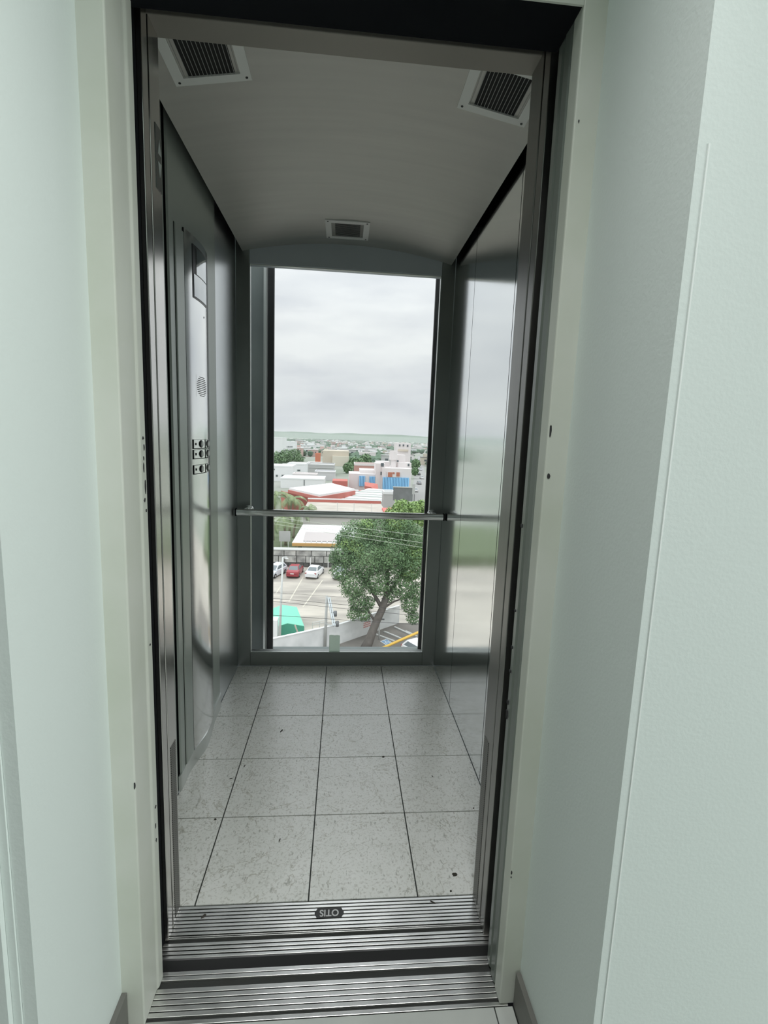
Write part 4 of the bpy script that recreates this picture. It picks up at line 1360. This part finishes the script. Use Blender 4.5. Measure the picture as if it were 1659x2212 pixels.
for px_ in (729, 765, 803):
    p = at(px_, 1090, rf0.y + 2)
    box('roof_pipe', p.x - 0.05, p.x + 0.05, p.y, p.y + 0.1, GZ + 5.3, GZ + 6.9, M_POLE, t)
pb = at(830, 1090, rf0.y + 1)
tag(MB().box(pb.x, pb.x + 2.2, rf0.y + 0.4, rf0.y + 6, GZ + 5.32, GZ + 5.6).build('red_roof_hatch', mat('bright_red', (0.70, 0.16, 0.14), 0.7)), 'small bright red roof cover at the end of the beige roof', 'roof cover')

# red and white market hall, turned corner-on
ZM = GZ + 5.6
c4 = [gp(690, 1069, ZM), gp(768, 1056, ZM), gp(716, 1043, ZM), gp(622, 1054, ZM)]
t = thing('market_hall', 'red walled market hall with a wide white flat roof', 'building', (c4[0].x, c4[0].y, GZ - 0.12))
MB().extrude_z([(p.x, p.y) for p in c4], GZ - 0.12, ZM - 0.5).build('wall', M_REDW, t)
cc = sum(c4, Vector()) / 4
MB().extrude_z([(cc.x + (p.x - cc.x) * 0.97, cc.y + (p.y - cc.y) * 0.97) for p in c4], ZM - 0.5, ZM).build('roof', M_BLDW, t)
q4 = [gp(607, 1060, ZM - 1.2), gp(690, 1078, ZM - 1.2), c4[0], c4[3]]
MB().extrude_z([(p.x, p.y) for p in q4], GZ - 0.12, ZM - 1.2).build('wing', M_REDW, t)
for k, px_ in enumerate((657, 664, 672, 679, 687, 693)):
    p = gp(px_, 1066 + 1.1 * k, ZM - 1.2)
    box('cooling_unit', p.x - 0.7, p.x + 0.5, p.y - 0.4, p.y + 0.6, ZM - 1.2, ZM - 0.1, M_BLDW, t)
q0, q1 = at(722, 1041, c4[2].y + 2), at(768, 1044, c4[2].y + 2)
bld('red_annex', 'long red block behind the white market roof', 718, 751, 1039, c4[2].y + 4, 8, M_REDW, parapet=False)
for k in range(5):
    p = gp(748 + 7 * k, 1066 - 1.5 * k, GZ + 3.2)
    tag(box('stall_roof', p.x - 1.0, p.x + 0.8, p.y, p.y + 2.2, GZ - 0.12, GZ + 3.2 + 0.3 * (k % 2), (M_BLDW, M_REDW, M_BLDP)[k % 3]),
        ['white stall roof at the left end of the red stalls', 'red stall roof beside the white hall', 'rose stall roof in the middle of the row', 'white stall roof near the ramp', 'red stall roof at the right end of the row'][k], 'stall', 'market stalls')

# long car ramp roof with green slits
rp = thing('ramp_roof', 'pale sloping ramp roof with dark slits and white posts', 'canopy', (at(780, 1080, 118).x, 112, GZ - 0.12))
g0, g1, g2, g3 = gp(712, 1081, GZ + 3.4), gp(836, 1086, GZ + 3.4), gp(832, 1058, GZ + 4.6), gp(800, 1055, GZ + 4.6)
for k in range(6):
    a0, a1 = k / 6, (k + 0.72) / 6
    q = [g0.lerp(g3, a0), g1.lerp(g2, a0), g1.lerp(g2, a1), g0.lerp(g3, a1)]
    MB().prism(q, [p + Vector((0, 0, 0.2)) for p in q]).build('roof_strip', M_BLDW if k % 2 else mat('pale_green_sheet', (0.55, 0.62, 0.57), 0.7), rp)
for k in range(6):
    p = g0.lerp(g1, (k + 0.5) / 6)
    MB().tube([Vector((p.x, p.y + 0.2, GZ - 0.12)), Vector((p.x, p.y + 0.2, p.z + 0.1))], 0.12, 6).build('post', M_BLDW, rp)

# rose-white complex with blue fins
DB = 150.0
t = thing('blue_fin_complex', 'rose white multi-storey complex with blue vertical fins and round tower', 'building', (at(830, 1075, DB).x, DB, GZ - 0.12))


def cb_(name, px0, px1, pyt, D, depth, m, pyb=None):
    a, b = at(px0, pyt, D), at(px1, pyt, D)
    zt = at((px0 + px1) / 2, pyt, D).z
    zb_ = GZ - 0.12 if pyb is None else at((px0 + px1) / 2, pyb, D).z
    return box(name, a.x, b.x, D, D + depth, zb_, zt, m, t)


cb_('wing', 754, 822, 1024, DB + 3, 12, M_BLDP)
cb_('wing_upper', 778, 822, 1016, DB + 6, 10, M_BLDP)
cb_('stair_tower', 812, 832, 1001, DB + 2, 8, M_BLDP)
cb_('stair_block', 813, 842, 997, DB + 9, 6, M_BLDP)
cb_('main_block', 826, 889, 1012, DB, 16, M_BLDP)
cb_('rear_block', 860, 889, 1000, DB + 6, 14, M_BLDP)
cb_('roof_storey', 856, 876, 983, DB + 8, 8, M_BLDP)
cb_('top_block', 858, 888, 957, DB + 14, 10, M_BLDP)
cb_('top_recess', 860, 882, 971, DB + 13.5, 1, M_BLDT, 975)
for (px_, pt, pb_, r_) in ((850, 988, 1012, 6.0), (850, 984, 993, 9.0), (850, 974, 985, 8.0)):
    c, zt, zb_ = at(px_, pt, DB + 6), at(px_, pt, DB + 6).z, at(px_, pb_, DB + 6).z
    R2 = r_ * 0.150
    MB().loft([[(c.x + R2 * math.cos(a), DB + 6 + R2 * math.sin(a), z) for a in [k * math.pi / 10 for k in range(20)]] for z in (zb_, zt)]).build('round_tower', M_BLDP, t, smooth=False)
# fins: each its own piece, on a dark blue glass wall
ga, gb = at(827, 1032, DB), at(882, 1068, DB)
box('glass_wall', ga.x, gb.x, DB - 0.12, DB, at(850, 1070, DB).z, at(850, 1032, DB).z, M_BLUED, t)
nf = 17
for k in range(nf):
    x = ga.x + (gb.x - ga.x) * (k + 0.5) / nf
    box('blue_fin', x - 0.17, x + 0.17, DB - 0.55, DB - 0.12, at(850, 1070, DB).z, at(850, 1031, DB).z, M_BLUE, t)
for px0, px1, pt, pb_, n_ in ((776, 788, 1028, 1050, 4), (798, 816, 1029, 1046, 6)):
    a, b = at(px0, pt, DB + 3), at(px1, pb_, DB + 3)
    box('glass_strip', a.x, b.x, DB + 2.88, DB + 3, b.z, a.z, M_BLUED, t)
    for k in range(n_):
        x = a.x + (b.x - a.x) * (k + 0.5) / n_
        box('blue_fin', x - 0.16, x + 0.16, DB + 2.5, DB + 2.88, b.z, a.z, M_BLUE, t)
for (wx0, wy0, wx1, wy1, D) in ((823, 1000, 829, 1008, DB + 2), (822, 1019, 828, 1026, DB + 2), (857, 994, 861, 998, DB + 5), (881, 1002, 884, 1007, DB + 5.9), (862, 960, 865, 964, DB + 13.9), (870, 960, 873, 964, DB + 13.9), (879, 961, 882, 965, DB + 13.9)):
    p, q = at(wx0, wy0, D), at(wx1, wy1, D)
    box('window', p.x, q.x, D - 0.15, D + 0.05, q.z, p.z, M_WIN, t)
p, q = at(836, 1019, DB), at(864, 1031, DB)
sb = box('sign_board', p.x, q.x, DB - 0.5, DB - 0.2, q.z, p.z, M_BLDP, t)
M_SIGNR = mat('sign_brown_red', (0.45, 0.18, 0.12), 0.7)
for (a0, b0, a1, b1) in ((838, 1020, 847, 1030), (848, 1020, 852, 1024), (856, 1020, 863, 1029)):
    p, q = at(a0, b0, DB), at(a1, b1, DB)
    box('sign_patch', p.x, q.x, DB - 0.6, DB - 0.5, q.z, p.z, M_SIGNR, sb)
# red awning in front
a, b = at(789, 1048, DB - 8), at(818, 1060, DB - 8)
aw = thing('red_awning', 'red pitched awning roof in front of the blue fins', 'awning', ((a.x + b.x) / 2, DB - 8, GZ - 0.12))
MB().prism([(a.x, DB - 8, b.z), (b.x, DB - 8, b.z - 0.3), (b.x, DB - 2.5, b.z + 0.4), (a.x, DB - 2.5, b.z + 0.4)], [(a.x, DB - 8, b.z + 1.3), (a.x + 1.6, DB - 8, b.z + 1.0), (b.x, DB - 2.5, b.z + 1.5), (a.x, DB - 2.5, b.z + 2.0)]).build('roof', M_REDW, aw)
for x in (a.x + 0.3, b.x - 0.3):
    box('post', x - 0.12, x + 0.12, DB - 7.8, DB - 7.5, GZ - 0.12, b.z + 0.2, M_BLDP, aw)

bld('red_roof_house', 'red brick walled house left of the round tower', 766, 812, 1006, DB + 40, 12, mat('faded_brick', (0.50, 0.28, 0.24), 0.85), M_BLDP)
# grey billboard seen from behind
DBB = 104.0
a, b = at(850, 1053, DBB), at(889.5, 1082, DBB)
bb = thing('billboard', 'large dark grey billboard above the tree crowns', 'billboard', ((a.x + b.x) / 2, DBB, GZ - 0.12))
box('panel', a.x, b.x, DBB, DBB + 0.3, b.z, a.z, M_BILL, bb)
box('frame_top', a.x - 0.1, b.x + 0.1, DBB - 0.1, DBB + 0.4, a.z, a.z + 0.2, M_CONC, bb)
for x in (a.x + 0.8, b.x - 0.8):
    box('leg', x - 0.15, x + 0.15, DBB + 0.3, DBB + 0.6, GZ - 0.12, a.z, M_CONC, bb)
a, b = at(830, 1068, DBB + 8), at(852, 1082, DBB + 8)
bld('low_white_hut', 'low pale hut left of the grey billboard', 829, 852, 1068, DBB + 6, 5, M_BLDG, M_BLDW)
a = at(894, 1046, 112)
tp = thing('sign_tower', 'slim twin post sign tower right of the billboard', 'sign', (a.x, 112, GZ - 0.12))
for dx in (-0.25, 0.25):
    box('post', a.x + dx - 0.09, a.x + dx + 0.09, 112, 112.2, GZ - 0.12, a.z, M_BILL, tp)
box('sign_panel', a.x - 0.34, a.x + 0.34, 111.9, 112, a.z - 2.4, a.z, M_CONC, tp)

# white buildings at the left
bld('white_block', 'white two-storey block with small dark windows at the left window edge', 588, 632, 1009, 205, 14, M_BLDW, x_ext=6,
    wins=[(589, 1012, 594, 1016), (595.5, 1025, 600.5, 1030), (608, 1025, 614, 1031), (620, 1026, 625, 1031)])
bld('white_shed', 'white shed roofed building above the white block', 621, 661, 1004, 225, 12, M_BLDW, wins=[(626, 1013, 632, 1018), (642, 1014, 649, 1018)])
bld('white_long_hall', 'long white hall behind the red market wing', 606, 700, 1036, 178, 14, M_BLDW, wins=[(656, 1036.5, 658, 1049)])
bld('brown_strip_house', 'low rose brown building between the white blocks', 632, 684, 1026, 195, 8, M_BLDP)
bld('grey_deck', 'grey parking deck with shaded levels in the middle distance', 664, 722, 1006, 240, 20, M_BLDG, wins=[(668, 1010, 720, 1013)])
bld('grey_hall', 'pale grey hall below the parking deck', 680, 724, 1021, 215, 12, mat('hall_grey', (0.6, 0.6, 0.61), 0.8))
bld('corner_office', 'tall white office corner with two rows of windows at the left', 610, 636, 956, 436, 24, M_BLDW,
    wins=[(613.5 + 3.9 * k, y0, 616.3 + 3.9 * k, y0 + 3.2) for y0 in (963.5, 972) for k in range(5)])
bld('blank_tower', 'blank white tower wall at the left window edge', 588, 610, 947, 400, 30, M_BLDW, x_ext=20)
bld('red_tower', 'narrow red brick tower in the middle distance', 681, 692, 979, 300, 5, mat('tower_red', (0.58, 0.20, 0.12), 0.8), parapet=False)
bld('white_canopy_block', 'white flat canopy below the red tower', 664, 695, 999, 280, 8, M_BLDW, parapet=False)
t = bld('tan_block', 'wide windowless tan block in the middle distance', 697, 754, 974, 330, 30, M_BLDT, parapet=False)
p, q = at(718, 985, 327), at(754, 985, 327)
box('lower_front', p.x, q.x, 327, 330, GZ - 0.12, p.z, mat('pale_tan', (0.68, 0.64, 0.54), 0.8), t)
bld('rose_flats', 'rose grey flats right of the tan block', 777, 812, 979, 420, 16, M_BLDP)

# road on the right with traffic
r0_, r1_, r2_, r3_ = gp(886, 1085), gp(930, 1085), gp(912, 985), gp(903, 985)
struct(MB().extrude_z([(r0_.x, r0_.y), (r1_.x, r1_.y), (r2_.x, r2_.y), (r3_.x, r3_.y)], GZ - 0.12, GZ - 0.08).build('ground_road', M_ROAD), 'grey road running away on the right')
ROADCARS = [(897, 1062, (0.75, 0.75, 0.75), 'white car nearest the sign tower on the road'), (905, 1046, (0.3, 0.3, 0.32), 'grey car on the road beside the complex'),
            (911, 1034, (0.8, 0.8, 0.8), 'white car in the queue on the road'), (904, 1026, (0.05, 0.05, 0.06), 'black car in the queue on the road'),
            (908, 1016, (0.7, 0.7, 0.72), 'silver car far along the road'), (907, 1009, (0.8, 0.8, 0.8), 'farthest white car on the road')]
for px_, py_, c_, lab in ROADCARS:
    p = gp(px_, py_, GZ - 0.08)
    make_car('road_car', lab, c_, (p.x, p.y, GZ - 0.08), 0.0, True)

# ------------------------------------------------------------------ far town: houses and tree cover
cols = [('white', M_BLDW), ('white', M_BLDW), ('rose white', M_BLDP), ('grey', M_BLDG), ('tan', M_BLDT), ('brick rose', mat('far_rose', (0.58, 0.42, 0.38), 0.85))]
roofs = [('white', M_BLDW), ('rose', M_BLDP), ('grey', M_BLDG), ('dark', mat('far_dark_roof', (0.22, 0.22, 0.21), 0.9))]
ZONES = [(610, 'above the office corner'), (650, 'right of the office corner'), (690, 'above the red tower'), (725, 'over the tan block\'s left half'), (757, 'over the tan block\'s right half'),
         (790, 'above the rose flats'), (820, 'right of the rose flats'), (850, 'above the round tower'), (885, 'behind the top block'), (905, 'beside the far road'), (999, 'at the right window edge')]
placed = list(FOOT)
used_labels = set()
n_done = 0
for k in range(6000):
    if n_done >= 240:
        break
    py_ = 955 + 55 * random.random() ** 1.5
    px_ = random.uniform(582, 945)
    g = gp(px_, py_)
    if g.y < 235 or g.y > 2600:
        continue
    wd, dp, ht = random.uniform(6, 15) * (1 + g.y / 2600), random.uniform(7, 12), random.uniform(3.5, 8.0)
    if any(abs(g.x - q[0]) < (wd + q[2]) / 2 + 1 and -dp - 3 < g.y - q[1] < q[3] + 3 for q in placed):
        continue
    if (g.y < 460 and px_ < 830) or 885 < px_ < 928 and g.y < 700:
        continue
    zb_ = GZ - 0.12
    (cn, m_), (rn, rm) = random.choice(cols), random.choice(roofs)
    zone = next(zn for lim, zn in ZONES if px_ < lim)
    room = random.random() < 0.5
    far_ = 'near' if g.y < 500 else 'mid-distance' if g.y < 800 else 'distant' if g.y < 1400 else 'farthest'
    lab = '%s %s house, %s roof%s, %s' % (far_, cn, rn, ' and roof room' if room else '', zone)
    if lab in used_labels:
        continue
    used_labels.add(lab)
    placed.append((g.x, g.y, wd, dp))
    t = thing('far_house', lab, 'house', (g.x, g.y, zb_), 'far houses of the hazy town')
    box('wall', g.x - wd / 2, g.x + wd / 2, g.y, g.y + dp, zb_, zb_ + ht, m_, t)
    box('roof_slab', g.x - wd / 2 - 0.3, g.x + wd / 2 + 0.3, g.y - 0.3, g.y + dp + 0.3, zb_ + ht, zb_ + ht + 0.4, rm, t)
    if room:
        rw_ = wd * random.uniform(0.2, 0.45)
        rx = g.x + random.uniform(-0.25, 0.25) * wd
        box('roof_room', rx - rw_ / 2, rx + rw_ / 2, g.y + 1, g.y + dp - 1, zb_ + ht + 0.4, zb_ + ht + 2.8, m_, t)
    for kx in range(3):
        wx = g.x + wd * (kx - 1) * 0.28
        box('window', wx - wd * 0.07, wx + wd * 0.07, g.y - 0.08, g.y, zb_ + ht * 0.5, zb_ + ht * 0.75, M_WIN, t)
    n_done += 1

bmi = bmesh.new()
bmesh.ops.create_icosphere(bmi, subdivisions=1, radius=1.0)
iv = np.array([v_.co[:] for v_ in bmi.verts])
iff = np.array([[v_.index for v_ in f_.verts] for f_ in bmi.faces])
bmi.free()


def blob_trees(spots, rg):
    V, Fc = [], []
    for (x, y, z, r_, hgt) in spots:
        nb_ = 1 + 0.22 * np.sin(iv[:, 0] * 5 + x) * np.sin(iv[:, 1] * 5 + y) + rg.normal(scale=0.09, size=len(iv))
        q = iv * nb_[:, None] * np.array([r_, r_, hgt * 0.5]) + np.array([x, y, z + hgt * 0.5])
        Fc.append(iff + sum(len(a_) for a_ in V))
        V.append(q)
    return np.concatenate(V), np.concatenate(Fc)


spots = []
for k in range(4600):
    py_ = 949.5 + 60 * random.random() ** 1.7
    px_ = random.uniform(470, 1060)
    g = gp(px_, py_)
    if g.y < 240 or g.y > 4200:
        continue
    rr_ = random.uniform(2.4, 4.6) * (1 + g.y / 2200)
    if any(abs(g.x - q[0]) < q[2] / 2 + rr_ and -rr_ - 1 < g.y - q[1] < q[3] + rr_ + 1 for q in placed):
        continue
    if (g.y < 460 and px_ < 760) or (885 < px_ < 928 and g.y < 700):
        continue
    spots.append((g.x, g.y, GZ - 0.4, rr_, random.uniform(3.5, 7.5)))
v, f = blob_trees(spots, RNG)
ft = raw_mesh('far_tree_cover', v, f, M_LEAFD)
ft['kind'] = 'stuff'
tag(ft, 'scattered tree crowns filling the gaps of the hazy town', 'trees')

# dark trees in front of the office corner, and beside the complex
for nm_, lab, lst in (('dark_tree', 'dark green tree left of the office corner foot', [(600, 990, 330, 14), (592, 996, 326, 11)]),
                      ('dark_tree', 'dark green tree under the office windows', [(617, 986, 352, 15), (610, 995, 348, 12)]),
                      ('dark_tree', 'dark green tree right of the office corner', [(636, 984, 376, 15), (646, 992, 372, 11)]),
                      ('dark_tree', 'dark tree between the rose flats and the red brick house', [(790, 993, 300, 13), (778, 1000, 296, 10)]),
                      ('dark_tree', 'pale tree mass right of the tan block', [(765, 1000, 276, 12), (752, 1010, 262, 11)]),
                      ('dark_tree', 'tree right of the complex beside the road', [(898, 1002, 260, 10), (896, 1018, 240, 8)])):
    b = at(lst[0][0], lst[0][1], lst[0][2])
    t = thing(nm_, lab, 'tree', (b.x, b.y, GZ - 0.12), 'dark trees among the town blocks')
    MB().tube([Vector((b.x, b.y, GZ - 0.12)), Vector((b.x, b.y, b.z))], [0.5, 0.3], 6).build('trunk', M_BARK, t)
    v, f = leaf_cloud([lobe(*q) for q in lst], 1500, 0.75, RNG)
    fo = raw_mesh('foliage', v, f, M_LEAF, t)
    fo['kind'] = 'stuff'

# far wooded ridge on the horizon
xs_ = np.linspace(-2600, 2900, 160)
rv, rf_ = [], []
for i, x in enumerate(xs_):
    zt = 40 + 4 * math.sin(x / 260.0) + 3 * math.sin(x / 71.0 + 1) + random.uniform(-1.2, 1.2)
    rv += [(x, 4300, GZ - 1), (x, 4500, zt), (x, 4900, zt - 2), (x, 5200, GZ - 1)]
for i in range(len(xs_) - 1):
    for j in range(3):
        a = i * 4 + j
        rf_.append((a, a + 4, a + 5, a + 1))
struct(MB().add(rv, rf_).build('ground_ridge', M_LEAFD), 'low wooded ridge along the horizon')

# ------------------------------------------------------------------ haze over the far town
hz = bpy.data.materials.new('haze')
hz.use_nodes = True
hn = hz.node_tree.nodes
hn.clear()
ho = hn.new('ShaderNodeOutputMaterial')
vsn = hn.new('ShaderNodeVolumeScatter')
vsn.inputs['Density'].default_value = 0.00014
vsn.inputs['Color'].default_value = (0.97, 0.98, 1.0, 1)
hz.node_tree.links.new(vsn.outputs[0], ho.inputs['Volume'])
hb = MB().box(-3300, 3600, 200, 4400, GZ - 0.5, 22).build('haze', hz)
hb['kind'] = 'stuff'
tag(hb, 'pale humid haze hanging over the far town', 'haze')
